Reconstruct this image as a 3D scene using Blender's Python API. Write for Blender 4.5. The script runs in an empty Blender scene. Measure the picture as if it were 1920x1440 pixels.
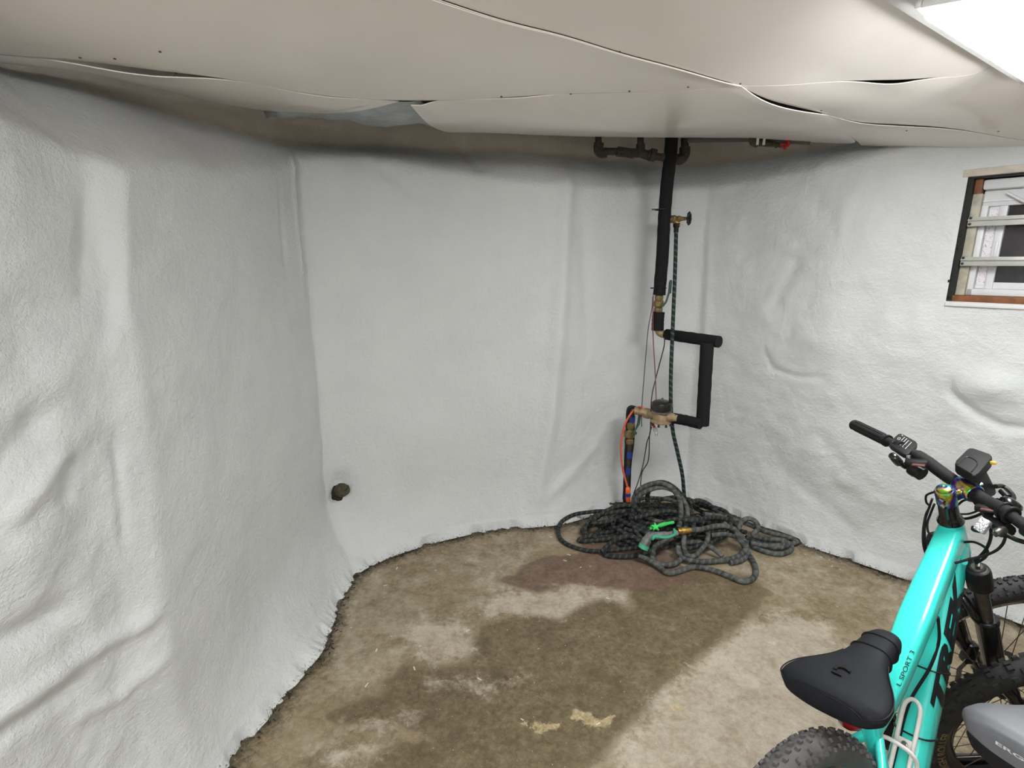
import bpy, bmesh, math, random
import numpy as np
from mathutils import Vector, Matrix
random.seed(7)
rng = np.random.default_rng(11)
scene = bpy.context.scene
C = scene.collection

# ------------------------------------------------------------------ camera
F_PX, PITCH, CAM_H = 995.2, 0.2255, 1.59          # focal length in pixels of a 1920 wide frame
cam_d = bpy.data.cameras.new('camera')
cam_d.sensor_width = 36.0
cam_d.lens = F_PX / 1920.0 * 36.0
cam_d.clip_start = 0.02
cam = bpy.data.objects.new('camera', cam_d)
cam.location = (0, 0, CAM_H)
cam.rotation_euler = (math.pi / 2 - PITCH, 0, 0)
C.objects.link(cam)
scene.camera = cam

# ------------------------------------------------------------------ world and exposure
world = bpy.data.worlds.new('world')
scene.world = world
world.use_nodes = True
world.node_tree.nodes['Background'].inputs[0].default_value = (0.05, 0.055, 0.065, 1)
world.node_tree.nodes['Background'].inputs[1].default_value = 0.6
scene.view_settings.view_transform = 'Standard'
scene.view_settings.look = 'None'
scene.view_settings.gamma = 1.0
scene.view_settings.use_curve_mapping = False
scene.view_settings.exposure = 0.0
LAMP_POWER = 38.0          # emission strength of the two LED panels

# ------------------------------------------------------------------ helpers: sight lines
cP, sP = math.cos(PITCH), math.sin(PITCH)
def ray(x, y):
    a = (x - 960) / F_PX
    d = (y - 720) / F_PX
    return np.array([a, cP - sP * d, -(sP + cP * d)])
O3 = np.array([0, 0, CAM_H])
def at_z(x, y, z):
    r = ray(x, y)
    return O3 + r * ((z - CAM_H) / r[2])
def at_y(x, y, Y):
    r = ray(x, y)
    return O3 + r * (Y / r[1])
def at_d(x, y, d):
    return O3 + ray(x, y) * d
def project(P):
    P = np.asarray(P, float).reshape(-1, 3)
    z = P[:, 2] - CAM_H
    cf = P[:, 1] * cP - z * sP
    d = -z * cP - P[:, 1] * sP
    cf = np.where(cf < 0.05, 0.05, cf)
    return np.stack([960 + P[:, 0] / cf * F_PX, 720 + d / cf * F_PX], 1)

# ------------------------------------------------------------------ helpers: noise
def _hash(ix, iy, seed):
    h = (ix.astype(np.int64) * 374761393 + iy.astype(np.int64) * 668265263 + seed * 974634777) & 0x7fffffff
    h = ((h ^ (h >> 13)) * 1274126177) & 0x7fffffff
    return ((h ^ (h >> 16)) & 0xffff) / 65535.0
def vnoise(x, y, seed=0):
    ix, iy = np.floor(x), np.floor(y)
    fx, fy = x - ix, y - iy
    fx = fx * fx * fx * (fx * (fx * 6 - 15) + 10)
    fy = fy * fy * fy * (fy * (fy * 6 - 15) + 10)
    a = _hash(ix, iy, seed); b = _hash(ix + 1, iy, seed)
    c = _hash(ix, iy + 1, seed); d = _hash(ix + 1, iy + 1, seed)
    return (a * (1 - fx) + b * fx) * (1 - fy) + (c * (1 - fx) + d * fx) * fy - 0.5
def fbm(x, y, scale, octv=4, seed=0, gain=0.5):
    r = 0; a = 1
    for o in range(octv):
        r = r + a * vnoise(x / scale + 17.3 * o, y / scale - 9.1 * o, seed + o)
        scale *= 0.5; a *= gain
    return r
def gsmooth(A, sig, axis):
    if sig < 0.3: return A
    n = int(sig * 3) + 1
    k = np.exp(-0.5 * (np.arange(-n, n + 1) / sig) ** 2); k /= k.sum()
    A = np.moveaxis(A, axis, 0)
    P = np.concatenate([np.repeat(A[:1], n, 0), A, np.repeat(A[-1:], n, 0)], 0)
    R = sum(k[i] * P[i:i + A.shape[0]] for i in range(2 * n + 1))
    return np.moveaxis(R, 0, axis)
def seg_dist(px, py, poly, closed=False):
    """unsigned distance from points to a polyline, and the parameter along it (0..1)"""
    best = np.full(px.shape, 1e9); par = np.zeros(px.shape)
    pts = list(poly) + ([poly[0]] if closed else [])
    n = len(pts) - 1
    for i in range(n):
        ax, ay = pts[i]; bx, by = pts[i + 1]
        dx, dy = bx - ax, by - ay
        t = np.clip(((px - ax) * dx + (py - ay) * dy) / (dx * dx + dy * dy + 1e-12), 0, 1)
        d = np.hypot(px - ax - t * dx, py - ay - t * dy)
        m = d < best
        best = np.where(m, d, best); par = np.where(m, (i + t) / n, par)
    return best, par
def inside(px, py, poly):
    r = np.zeros(px.shape, bool)
    n = len(poly)
    for i in range(n):
        ax, ay = poly[i]; bx, by = poly[(i + 1) % n]
        c = ((ay > py) != (by > py)) & (px < (bx - ax) * (py - ay) / (by - ay + 1e-12) + ax)
        r ^= c
    return r
def signed(px, py, poly):
    d, _ = seg_dist(px, py, poly, True)
    return np.where(inside(px, py, poly), d, -d)

# ------------------------------------------------------------------ helpers: materials
def rgb(r, g, b):
    f = lambda c: (c / 255.0 / 12.92) if c / 255.0 <= 0.04045 else ((c / 255.0 + 0.055) / 1.055) ** 2.4
    return (f(r), f(g), f(b), 1)
class NT:
    def __init__(s, name):
        s.m = bpy.data.materials.new(name); s.m.use_nodes = True
        s.t = s.m.node_tree; s.b = s.t.nodes['Principled BSDF']
    def n(s, typ, **kw):
        nd = s.t.nodes.new(typ)
        for k, v in kw.items():
            if k.startswith('i_'):
                key = k[2:]
                nd.inputs[int(key) if key.isdigit() else key].default_value = v
            else: setattr(nd, k, v)
        return nd
    def l(s, a, b): s.t.links.new(a, b)
    def noise(s, scale, detail=4, rough=0.55, vec=None, dist=0.0):
        nd = s.n('ShaderNodeTexNoise'); nd.inputs['Scale'].default_value = scale
        nd.inputs['Detail'].default_value = detail; nd.inputs['Roughness'].default_value = rough
        nd.inputs['Distortion'].default_value = dist
        if vec is not None: s.l(vec, nd.inputs['Vector'])
        return nd.outputs['Fac']
    def obj(s):
        if not hasattr(s, '_tc'): s._tc = s.n('ShaderNodeTexCoord')
        return s._tc.outputs['Object']
    def ramp(s, fac, stops):
        nd = s.n('ShaderNodeValToRGB'); cr = nd.color_ramp
        while len(cr.elements) < len(stops): cr.elements.new(0.5)
        for e, (p, c) in zip(cr.elements, stops):
            e.position = p; e.color = c if len(c) == 4 else (*c, 1)
        s.l(fac, nd.inputs[0]); return nd.outputs[0]
    def mix(s, fac, a, b, mode='MIX'):
        nd = s.n('ShaderNodeMix', data_type='RGBA', blend_type=mode)
        for sock, v in ((nd.inputs['Factor'], fac), (nd.inputs[6], a), (nd.inputs[7], b)):
            if hasattr(v, 'is_linked') or hasattr(v, 'links'): s.l(v, sock)
            else: sock.default_value = v
        return nd.outputs[2]
    def math(s, op, a, b=0.0, c=0.0, clamp=False):
        nd = s.n('ShaderNodeMath', operation=op, use_clamp=clamp)
        for i, v in enumerate((a, b, c)):
            if hasattr(v, 'links'): s.l(v, nd.inputs[i])
            else: nd.inputs[i].default_value = v
        return nd.outputs[0]
    def smooth(s, x, lo, hi):
        nd = s.n('ShaderNodeMapRange', interpolation_type='SMOOTHSTEP')
        s.l(x, nd.inputs[0]); nd.inputs[1].default_value = lo; nd.inputs[2].default_value = hi
        return nd.outputs[0]
    def attr(s, name):
        nd = s.n('ShaderNodeAttribute', attribute_name=name); return nd.outputs['Fac']
    def bump(s, h, strength=0.3, dist=0.01, prev=None):
        nd = s.n('ShaderNodeBump'); nd.inputs['Strength'].default_value = strength
        nd.inputs['Distance'].default_value = dist; s.l(h, nd.inputs['Height'])
        if prev is not None: s.l(prev, nd.inputs['Normal'])
        return nd.outputs[0]
    def set(s, **kw):
        for k, v in kw.items():
            key = {'color': 'Base Color', 'rough': 'Roughness', 'metal': 'Metallic', 'normal': 'Normal',
                   'spec': 'Specular IOR Level', 'coat': 'Coat Weight', 'coat_rough': 'Coat Roughness',
                   'trans': 'Transmission Weight', 'emit': 'Emission Color', 'emit_s': 'Emission Strength',
                   'alpha': 'Alpha', 'ior': 'IOR'}[k]
            if hasattr(v, 'links'): s.l(v, s.b.inputs[key])
            else: s.b.inputs[key].default_value = v
        return s.m
M = {}
def simple(key, col, rough=0.5, metal=0.0, var=0.12, scale=40, bump=0.0, bscale=200, **kw):
    t = NT(key)
    nz = t.noise(scale, 4, 0.6, t.obj())
    dark = tuple(c * (1 - var) for c in col[:3]) + (1,)
    lite = tuple(min(1, c * (1 + var)) for c in col[:3]) + (1,)
    t.set(color=t.ramp(nz, [(0.3, dark), (0.7, lite)]), rough=rough, metal=metal, **kw)
    if bump:
        t.set(normal=t.bump(t.noise(bscale, 3, 0.6, t.obj()), bump, 0.002))
    M[key] = t.m
    return t.m

def mat_plaster():
    t = NT('white_plaster')
    o = t.obj()
    up = t.attr('upper')
    n1 = t.noise(5, 5, 0.6, o); n2 = t.noise(55, 5, 0.65, o); n3 = t.noise(210, 3, 0.6, o)
    mp = t.n('ShaderNodeMapping'); mp.inputs['Scale'].default_value = (14, 14, 70); t.l(o, mp.inputs[0])
    st = t.noise(1.0, 4, 0.6, mp.outputs[0], 0.6)
    white = t.ramp(n1, [(0.25, rgb(205, 208, 208)), (0.75, rgb(214, 216, 215))])
    beige = t.ramp(n1, [(0.25, rgb(200, 188, 172)), (0.75, rgb(222, 212, 198))])
    col = t.mix(t.smooth(t.math('ADD', up, t.math('MULTIPLY', t.math('SUBTRACT', n2, 0.5), 0.04)), -0.012, 0.012), white, beige)
    # chipped dark edge along the foot of the wall, where the paint ends raggedly
    ft = t.attr('foot')
    chip = t.math('ADD', t.math('MULTIPLY', t.noise(120, 4, 0.75, o), 1.0), t.math('MULTIPLY', ft, -4.5))
    col = t.mix(t.smooth(chip, 0.5, 0.6), col, rgb(62, 57, 44))
    rid = t.math('ABSOLUTE', t.math('SUBTRACT', t.noise(13, 5, 0.6, o, 0.8), 0.5))
    h = t.math('ADD', t.math('ADD', t.math('MULTIPLY', n2, 0.6), t.math('MULTIPLY', rid, 0.55)), t.math('ADD', t.math('MULTIPLY', n3, 0.22), t.math('MULTIPLY', st, 0.22)))
    t.set(color=col, rough=t.ramp(n2, [(0.2, (0.36,) * 3), (0.8, (0.55,) * 3)]), spec=0.45, normal=t.bump(h, 0.65, 0.015))
    return t.m
M['plaster'] = mat_plaster()

def mat_floor():
    t = NT('concrete_floor')
    o = t.obj()
    wet = t.attr('wet'); red = t.attr('red'); pale = t.attr('pale'); och = t.attr('ochre'); edge = t.attr('edge')
    big = t.noise(2.2, 6, 0.62, o, 0.4); mid = t.noise(11, 6, 0.65, o, 0.3); fine = t.noise(42, 8, 0.78, o, 0.5); grit = t.noise(330, 3, 0.7, o)
    dry = t.ramp(mid, [(0.25, rgb(122, 110, 88)), (0.5, rgb(158, 146, 124)), (0.75, rgb(184, 174, 155))])
    dry = t.mix(t.math('MULTIPLY', t.smooth(big, 0.42, 0.62), 0.55), dry, rgb(134, 117, 88))
    wetc = t.ramp(mid, [(0.25, rgb(84, 74, 55)), (0.55, rgb(108, 95, 73)), (0.8, rgb(132, 119, 96))])
    redc = t.ramp(mid, [(0.25, rgb(92, 74, 62)), (0.75, rgb(120, 98, 86))])
    jit = t.math('ADD', t.math('MULTIPLY', t.math('SUBTRACT', mid, 0.5), 0.15), t.math('MULTIPLY', t.math('SUBTRACT', fine, 0.5), 0.08))
    fw = t.smooth(t.math('ADD', wet, t.math('MULTIPLY', jit, 1.5)), -0.022, 0.022)
    fr = t.smooth(t.math('ADD', red, jit), -0.012, 0.014)
    fp = t.smooth(t.math('ADD', pale, t.math('MULTIPLY', jit, 1.4)), -0.035, 0.05)
    fo = t.smooth(t.math('ADD', och, t.math('MULTIPLY', jit, 0.6)), -0.004, 0.008)
    patch = t.smooth(t.noise(4.5, 7, 0.7, o, 0.8), 0.40, 0.66)
    fw2 = t.math('MULTIPLY', fw, t.math('SUBTRACT', 1.0, t.math('MULTIPLY', t.smooth(t.noise(7, 7, 0.75, o, 1.2), 0.52, 0.75), 0.55)))
    c = t.mix(fw2, dry, wetc)
    c = t.mix(t.math('MULTIPLY', patch, 0.55), c, t.ramp(fine, [(0.3, rgb(92, 80, 56)), (0.7, rgb(140, 126, 98))]))
    olive = t.smooth(t.noise(9, 6, 0.7, o, 0.6), 0.56, 0.72)
    c = t.mix(t.math('MULTIPLY', olive, 0.35), c, rgb(86, 84, 66))
    c = t.mix(t.math('MULTIPLY', fr, 0.85), c, redc)
    c = t.mix(t.math('MULTIPLY', fp, 0.68), c, t.ramp(mid, [(0.3, rgb(168, 157, 138)), (0.7, rgb(197, 188, 172))]))
    c = t.mix(t.math('MULTIPLY', fo, 0.8), c, t.ramp(fine, [(0.3, rgb(150, 128, 82)), (0.7, rgb(200, 186, 150))]))
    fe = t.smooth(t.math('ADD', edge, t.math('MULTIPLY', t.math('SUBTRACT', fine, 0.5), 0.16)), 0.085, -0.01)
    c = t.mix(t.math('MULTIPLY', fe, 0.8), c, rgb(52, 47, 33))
    c = t.mix(0.5, c, t.ramp(fine, [(0.32, (0.16, 0.16, 0.16)), (0.68, (0.86, 0.86, 0.86))]), 'SOFT_LIGHT')
    c = t.mix(0.4, c, t.ramp(grit, [(0.3, (0.2, 0.2, 0.2)), (0.7, (0.85, 0.85, 0.85))]), 'SOFT_LIGHT')
    specks = t.smooth(t.noise(150, 2, 0.5, o), 0.71, 0.75)
    c = t.mix(specks, c, rgb(205, 200, 190))
    rgh = t.math('SUBTRACT', 0.78, t.math('MULTIPLY', fw, 0.22))
    h = t.math('ADD', t.math('MULTIPLY', fine, 0.6), t.math('ADD', t.math('MULTIPLY', grit, 0.25), mid))
    t.set(color=c, rough=rgh, spec=0.3, normal=t.bump(h, 0.35, 0.008))
    return t.m
M['floor'] = mat_floor()

def mat_ceiling():
    t = NT('glossy_cream_ceiling_paint')
    o = t.obj()
    n1 = t.noise(3, 4, 0.5, o); n2 = t.noise(90, 3, 0.5, o)
    t.set(color=t.ramp(n1, [(0.3, rgb(234, 226, 217)), (0.7, rgb(240, 233, 225))]), rough=0.2, spec=0.5,
          normal=t.bump(t.math('ADD', t.noise(2.2, 2, 0.4, o), t.math('MULTIPLY', n2, 0.02)), 0.25, 0.02))
    return t.m
M['ceiling'] = mat_ceiling()

simple('dark_void', rgb(40, 33, 28), 0.9)
simple('foam', rgb(28, 28, 29), 0.85, spec=0.2, bump=0.5, bscale=500, var=0.25, scale=160)
simple('foam_slit', rgb(14, 14, 14), 0.9)
simple('brass', rgb(128, 112, 76), 0.5, 0.6, var=0.3, scale=60)
simple('bright_brass', rgb(198, 160, 84), 0.35, 0.9, var=0.2)
simple('bronze', rgb(158, 138, 108), 0.55, 0.35, var=0.25, scale=50)
simple('old_iron', rgb(62, 55, 47), 0.6, 0.35, var=0.45, scale=70, bump=0.4)
simple('rust', rgb(74, 70, 52), 0.8, 0.1, var=0.5, scale=90, bump=0.8)
simple('black_plastic', rgb(19, 19, 20), 0.42, spec=0.35, var=0.1)
simple('black_rubber', rgb(21, 21, 22), 0.62, spec=0.3, var=0.15, bump=0.15, bscale=400)
simple('grip_rubber', rgb(26, 26, 27), 0.7, spec=0.25, var=0.15, bump=0.5, bscale=700)
simple('tyre_rubber', rgb(42, 42, 42), 0.68, spec=0.35, var=0.22, scale=30)
simple('dusty_tyre', rgb(78, 77, 76), 0.72, var=0.25, scale=30)
simple('black_gloss', rgb(15, 15, 16), 0.22, var=0.1, coat=0.4)
simple('steel', rgb(150, 150, 152), 0.35, 0.9, var=0.15)
simple('dark_steel', rgb(95, 92, 88), 0.35, 0.85, var=0.2)
simple('chrome', rgb(200, 200, 202), 0.15, 1.0, var=0.05)
simple('red_plastic', rgb(190, 35, 30), 0.4, var=0.12)
simple('dull_red', rgb(92, 54, 52), 0.4)
simple('plain_wall', rgb(212, 213, 212), 0.5, var=0.03, scale=6)
simple('dark_red', rgb(130, 22, 28), 0.25, var=0.15, coat=0.5)
simple('orange_cord', rgb(206, 92, 68), 0.55, var=0.08)
simple('orange_plastic', rgb(236, 104, 42), 0.45, var=0.08)
simple('blue_tape', rgb(34, 56, 138), 0.5, var=0.15)
simple('wire_grey', rgb(78, 76, 74), 0.6)
simple('wire_dark', rgb(52, 46, 45), 0.6)
simple('wire_red', rgb(122, 70, 68), 0.6)
simple('lever_green', rgb(52, 76, 68), 0.5, var=0.2)
simple('white_plastic', rgb(236, 236, 234), 0.4, var=0.03)
simple('cage_white', rgb(232, 228, 222), 0.38, var=0.04)
simple('vinyl', rgb(214, 216, 217), 0.4, var=0.04)
simple('painted_wood', rgb(196, 188, 174), 0.6, var=0.18, scale=18, bump=0.3)
simple('jamb_wood', rgb(172, 168, 150), 0.65, var=0.25, scale=22, bump=0.3)
simple('brown_wood', rgb(122, 74, 42), 0.6, var=0.35, scale=26, bump=0.3)
simple('caulk', rgb(20, 19, 18), 0.7, var=0.3)
simple('aluminium', rgb(206, 208, 200), 0.34, 0.55, var=0.12, scale=14)
simple('paint_turquoise', rgb(58, 218, 205), 0.25, var=0.03, coat=0.7, coat_rough=0.08)
simple('paint_graphite', rgb(52, 54, 58), 0.3, var=0.05, coat=0.5)
simple('paint_blue_grey', rgb(70, 84, 104), 0.3, var=0.05, coat=0.5)
simple('decal_black', rgb(18, 24, 26), 0.35, var=0.05)
simple('decal_grey', rgb(196, 198, 200), 0.5, var=0.05)
simple('decal_tan', rgb(120, 106, 66), 0.55, var=0.2)
simple('saddle_cover', rgb(24, 26, 31), 0.62, spec=0.22, var=0.12, scale=20, bump=0.2, bscale=900)
simple('saddle_grey', rgb(96, 98, 102), 0.5, var=0.1, scale=25)
simple('nozzle_green', rgb(60, 205, 92), 0.4, var=0.1)
simple('nozzle_teal', rgb(66, 168, 128), 0.45, var=0.1)
simple('nozzle_grey', rgb(112, 116, 114), 0.6, var=0.4, scale=70)
simple('yellow', rgb(216, 178, 70), 0.45)
simple('paint_flake', rgb(214, 210, 202), 0.7, var=0.1)
simple('dirt', rgb(44, 40, 32), 0.9, var=0.4)
def mat_foil():
    t = NT('silver_foil'); o = t.obj()
    t.set(color=rgb(196, 202, 205), metal=0.35, rough=0.25, normal=t.bump(t.noise(22, 5, 0.7, o, 1.0), 0.7, 0.03))
    return t.m
M['foil'] = mat_foil()
def mat_oilslick():
    t = NT('oil_slick_metal'); o = t.obj()
    lw = t.n('ShaderNodeLayerWeight'); lw.inputs[0].default_value = 0.45
    f = t.math('FRACT', t.math('ADD', t.math('MULTIPLY', lw.outputs['Facing'], 1.3), t.math('MULTIPLY', t.noise(26, 2, 0.5, o), 1.1)))
    col = t.ramp(f, [(0.0, rgb(120, 60, 150)), (0.22, rgb(60, 90, 190)), (0.42, rgb(40, 190, 190)), (0.62, rgb(90, 200, 90)), (0.82, rgb(225, 205, 70)), (1.0, rgb(120, 60, 150))])
    t.set(color=col, metal=0.85, rough=0.24)
    return t.m
M['oilslick'] = mat_oilslick()
def mat_hose(name, base, stripe, dust):
    t = NT(name)
    uv = t.n('ShaderNodeUVMap'); sx = t.n('ShaderNodeSeparateXYZ'); t.l(uv.outputs[0], sx.inputs[0])
    ph = t.math('ADD', t.math('MULTIPLY', sx.outputs[1], 1 / 0.034), sx.outputs[0])
    st = t.smooth(t.math('SINE', t.math('MULTIPLY', ph, 2 * math.pi)), 0.25, 0.75)
    br = t.math('MULTIPLY', st, t.ramp(t.noise(260, 2, 0.5, t.obj()), [(0.35, (0.35,) * 3), (0.65, (1,) * 3)]))
    col = t.mix(br, base, stripe)
    col = t.mix(t.math('MULTIPLY', t.smooth(t.noise(16, 4, 0.6, t.obj()), 0.35, 0.7), dust), col, rgb(116, 118, 114))
    t.set(color=col, rough=0.75, normal=t.bump(t.noise(600, 2, 0.5, t.obj()), 0.4, 0.002))
    return t.m
M['hose'] = mat_hose('braided_hose', rgb(11, 14, 13), rgb(64, 74, 69), 0.10)
M['hose_green'] = mat_hose('braided_hose_clean', rgb(9, 20, 17), rgb(70, 96, 90), 0.0)
M['hose_dusty'] = mat_hose('braided_hose_dusty', rgb(42, 46, 43), rgb(92, 95, 91), 0.6)
def mat_dial():
    t = NT('speckled_meter_lid'); t.set(color=t.ramp(t.noise(420, 2, 0.5, t.obj()), [(0.60, rgb(18, 18, 19)), (0.74, rgb(120, 120, 118))]), rough=0.3)
    return t.m
M['meter_lid'] = mat_dial()
def mat_tape():
    t = NT('speckled_foil_sticker'); n = t.noise(160, 2, 0.7, t.obj())
    t.set(color=t.ramp(n, [(0.36, rgb(150, 146, 150)), (0.46, rgb(226, 224, 228)), (0.62, rgb(214, 206, 212)), (0.72, rgb(222, 196, 202))]), rough=0.4, metal=0.2)
    return t.m
M['sticker'] = mat_tape()
def mat_pane():
    t = NT('pane_painted_reflections'); o = t.obj()
    t.set(color=t.ramp(t.noise(6, 3, 0.6, o), [(0.35, rgb(34, 38, 42)), (0.6, rgb(58, 50, 54)), (0.75, rgb(92, 70, 74))]), rough=0.06, spec=0.6)  # dim grey and reddish reflections in the glass, mottled into its base colour
    return t.m
M['pane'] = mat_pane()
def mat_lamp():
    t = NT('led_diffuser'); t.set(color=(0.9, 0.9, 0.9, 1), emit=(0.985, 0.99, 1.0, 1), emit_s=LAMP_POWER); return t.m
M['lamp'] = mat_lamp()
def mat_clear():
    t = NT('clear_reflector'); t.set(color=rgb(225, 228, 230), rough=0.15, metal=0.5, normal=t.bump(t.noise(180, 2, 0.5, t.obj()), 0.8, 0.01)); return t.m
M['clear'] = mat_clear()

# ------------------------------------------------------------------ helpers: meshes
class MB:
    def __init__(s):
        s.v = []; s.f = []; s.uv = None
    def add(s, verts, faces, uvs=None):
        o = len(s.v)
        s.v += [tuple(map(float, p)) for p in verts]
        s.f += [tuple(i + o for i in f) for f in faces]
        if uvs is not None:
            if s.uv is None: s.uv = {}
            for i, u in enumerate(uvs): s.uv[len(s.f) - len(faces) + i] = u
        return s
    def box(s, c, size, rot=None, bev=0.0, seg=2):
        bm = bmesh.new(); bmesh.ops.create_cube(bm, size=1.0)
        for v in bm.verts: v.co = Vector((v.co.x * size[0], v.co.y * size[1], v.co.z * size[2]))
        if bev: bmesh.ops.bevel(bm, geom=bm.edges[:], offset=bev, segments=seg, affect='EDGES', profile=0.5)
        R = rot if rot is not None else Matrix.Identity(3)
        bm.verts.index_update()
        s.add([R @ v.co + Vector(c) for v in bm.verts], [tuple(v.index for v in f.verts) for f in bm.faces])
        bm.free(); return s
    def hexa(s, b, t):
        """8 corners: bottom ring b (4 points), top ring t (4 points)"""
        return s.add(list(b) + list(t), [(3, 2, 1, 0), (4, 5, 6, 7)] + [(i, (i + 1) % 4, 4 + (i + 1) % 4, 4 + i) for i in range(4)])
    def loft(s, rings, cap0=True, cap1=True, closed=True):
        n = len(rings[0]); V = [p for r in rings for p in r]; F = []
        for i in range(len(rings) - 1):
            for j in range(n if closed else n - 1):
                a = i * n + j; b = i * n + (j + 1) % n
                F.append((a, b, b + n, a + n))
        if cap0: F.append(tuple(reversed(range(n))))
        if cap1: F.append(tuple(range((len(rings) - 1) * n, len(rings) * n)))
        return s.add(V, F)
    def tube(s, path, r, n=10, caps=True, uv=False, up=None):
        P = [Vector(tuple(map(float, p))) for p in path]
        R = r if hasattr(r, '__len__') else [r] * len(P)
        rings = []; L = 0.0; lens = []
        t0 = (P[1] - P[0]).normalized()
        a = Vector(up) if up is not None else (Vector((0, 0, 1)) if abs(t0.z) < 0.9 else Vector((1, 0, 0)))
        nrm = (a - t0 * a.dot(t0)).normalized()
        for i, p in enumerate(P):
            if i == 0: t = t0
            elif i == len(P) - 1: t = (P[i] - P[i - 1]).normalized()
            else:
                t = (P[i + 1] - P[i - 1])
                t = t.normalized() if t.length > 1e-9 else t0
            nrm = nrm - t * nrm.dot(t)
            nrm = nrm.normalized() if nrm.length > 1e-6 else t.orthogonal().normalized()
            bn = t.cross(nrm)
            rings.append([p + (nrm * math.cos(2 * math.pi * k / n) + bn * math.sin(2 * math.pi * k / n)) * R[i] for k in range(n)])
            if i: L += (P[i] - P[i - 1]).length
            lens.append(L)
        V = [q for rg in rings for q in rg]; F = []; U = []
        for i in range(len(P) - 1):
            for j in range(n):
                a_ = i * n + j; b_ = i * n + (j + 1) % n
                F.append((a_, b_, b_ + n, a_ + n))
                U.append([(j / n, lens[i]), ((j + 1) / n, lens[i]), ((j + 1) / n, lens[i + 1]), (j / n, lens[i + 1])])
        if caps:
            F.append(tuple(reversed(range(n)))); U.append([(0, 0)] * n)
            F.append(tuple(range((len(P) - 1) * n, len(P) * n))); U.append([(0, L)] * n)
        return s.add(V, F, U if uv else None)
    def lathe(s, c, axis, prof, n=20):
        """prof: list of (distance along axis, radius)"""
        c = Vector(tuple(map(float, c))); ax = Vector(tuple(map(float, axis))).normalized()
        path = [c + ax * d for d, _ in prof]
        a = Vector((0, 0, 1)) if abs(ax.z) < 0.9 else Vector((1, 0, 0))
        u = (a - ax * a.dot(ax)).normalized(); w = ax.cross(u)
        return s.loft([[p + (u * math.cos(2 * math.pi * k / n) + w * math.sin(2 * math.pi * k / n)) * max(r, 1e-4) for k in range(n)] for p, (_, r) in zip(path, prof)])
    def build(s, name, mat, parent=None, smooth=40, label=None):
        me = bpy.data.meshes.new(name)
        me.from_pydata(s.v, [], s.f)
        if s.uv:
            lay = me.uv_layers.new(name='UVMap')
            for p in me.polygons:
                u = s.uv.get(p.index)
                if u:
                    for li, q in zip(p.loop_indices, u): lay.data[li].uv = q
        if smooth:
            me.polygons.foreach_set('use_smooth', [True] * len(me.polygons))
            me.set_sharp_from_angle(angle=math.radians(smooth))
        me.materials.append(M[mat] if isinstance(mat, str) else mat)
        o = bpy.data.objects.new(name, me); C.objects.link(o)
        if parent is not None: o.parent = parent
        if label: o['label'] = label
        return o
def tag(o, label, cat, group=None, kind=None):
    o['label'] = label; o['category'] = cat
    if group: o['group'] = group
    if kind: o['kind'] = kind
    return o
def thing(name, label, cat, loc=(0, 0, 0), rot=(0, 0, 0), group=None):
    o = bpy.data.objects.new(name, None); o.empty_display_size = 0.1
    o.location = loc; o.rotation_euler = rot; C.objects.link(o)
    return tag(o, label, cat, group)
def smooth_path(P, k=6):
    """Catmull-Rom through the points"""
    P = [np.asarray(p, float) for p in P]
    if len(P) < 3: return P
    Q = [2 * P[0] - P[1]] + P + [2 * P[-1] - P[-2]]
    out = []
    for i in range(1, len(Q) - 2):
        p0, p1, p2, p3 = Q[i - 1], Q[i], Q[i + 1], Q[i + 2]
        for j in range(k):
            t = j / k
            out.append(0.5 * (2 * p1 + (p2 - p0) * t + (2 * p0 - 5 * p1 + 4 * p2 - p3) * t * t + (3 * p1 - p0 - 3 * p2 + p3) * t ** 3))
    out.append(P[-1]); return out
def grid_mesh(name, G, mat, attrs=None, parent=None, keep=None, flip=False):
    n, m = G.shape[:2]
    idx = np.arange(n * m).reshape(n, m)
    q = np.stack([idx[:-1, :-1], idx[1:, :-1], idx[1:, 1:], idx[:-1, 1:]], -1)
    if flip: q = q[..., ::-1]
    if keep is not None: q = q[keep]
    q = q.reshape(-1, 4)
    me = bpy.data.meshes.new(name)
    me.vertices.add(n * m); me.vertices.foreach_set('co', G.reshape(-1).astype(np.float32))
    me.loops.add(len(q) * 4); me.loops.foreach_set('vertex_index', q.reshape(-1).astype(np.int32))
    me.polygons.add(len(q)); me.polygons.foreach_set('loop_start', np.arange(0, len(q) * 4, 4, dtype=np.int32))
    me.polygons.foreach_set('use_smooth', [True] * len(q))
    me.update(); me.validate()
    for k, a in (attrs or {}).items():
        at = me.attributes.new(k, 'FLOAT', 'POINT'); at.data.foreach_set('value', a.reshape(-1).astype(np.float32))
    me.materials.append(M[mat])
    o = bpy.data.objects.new(name, me); C.objects.link(o)
    if parent is not None: o.parent = parent
    return o

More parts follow.
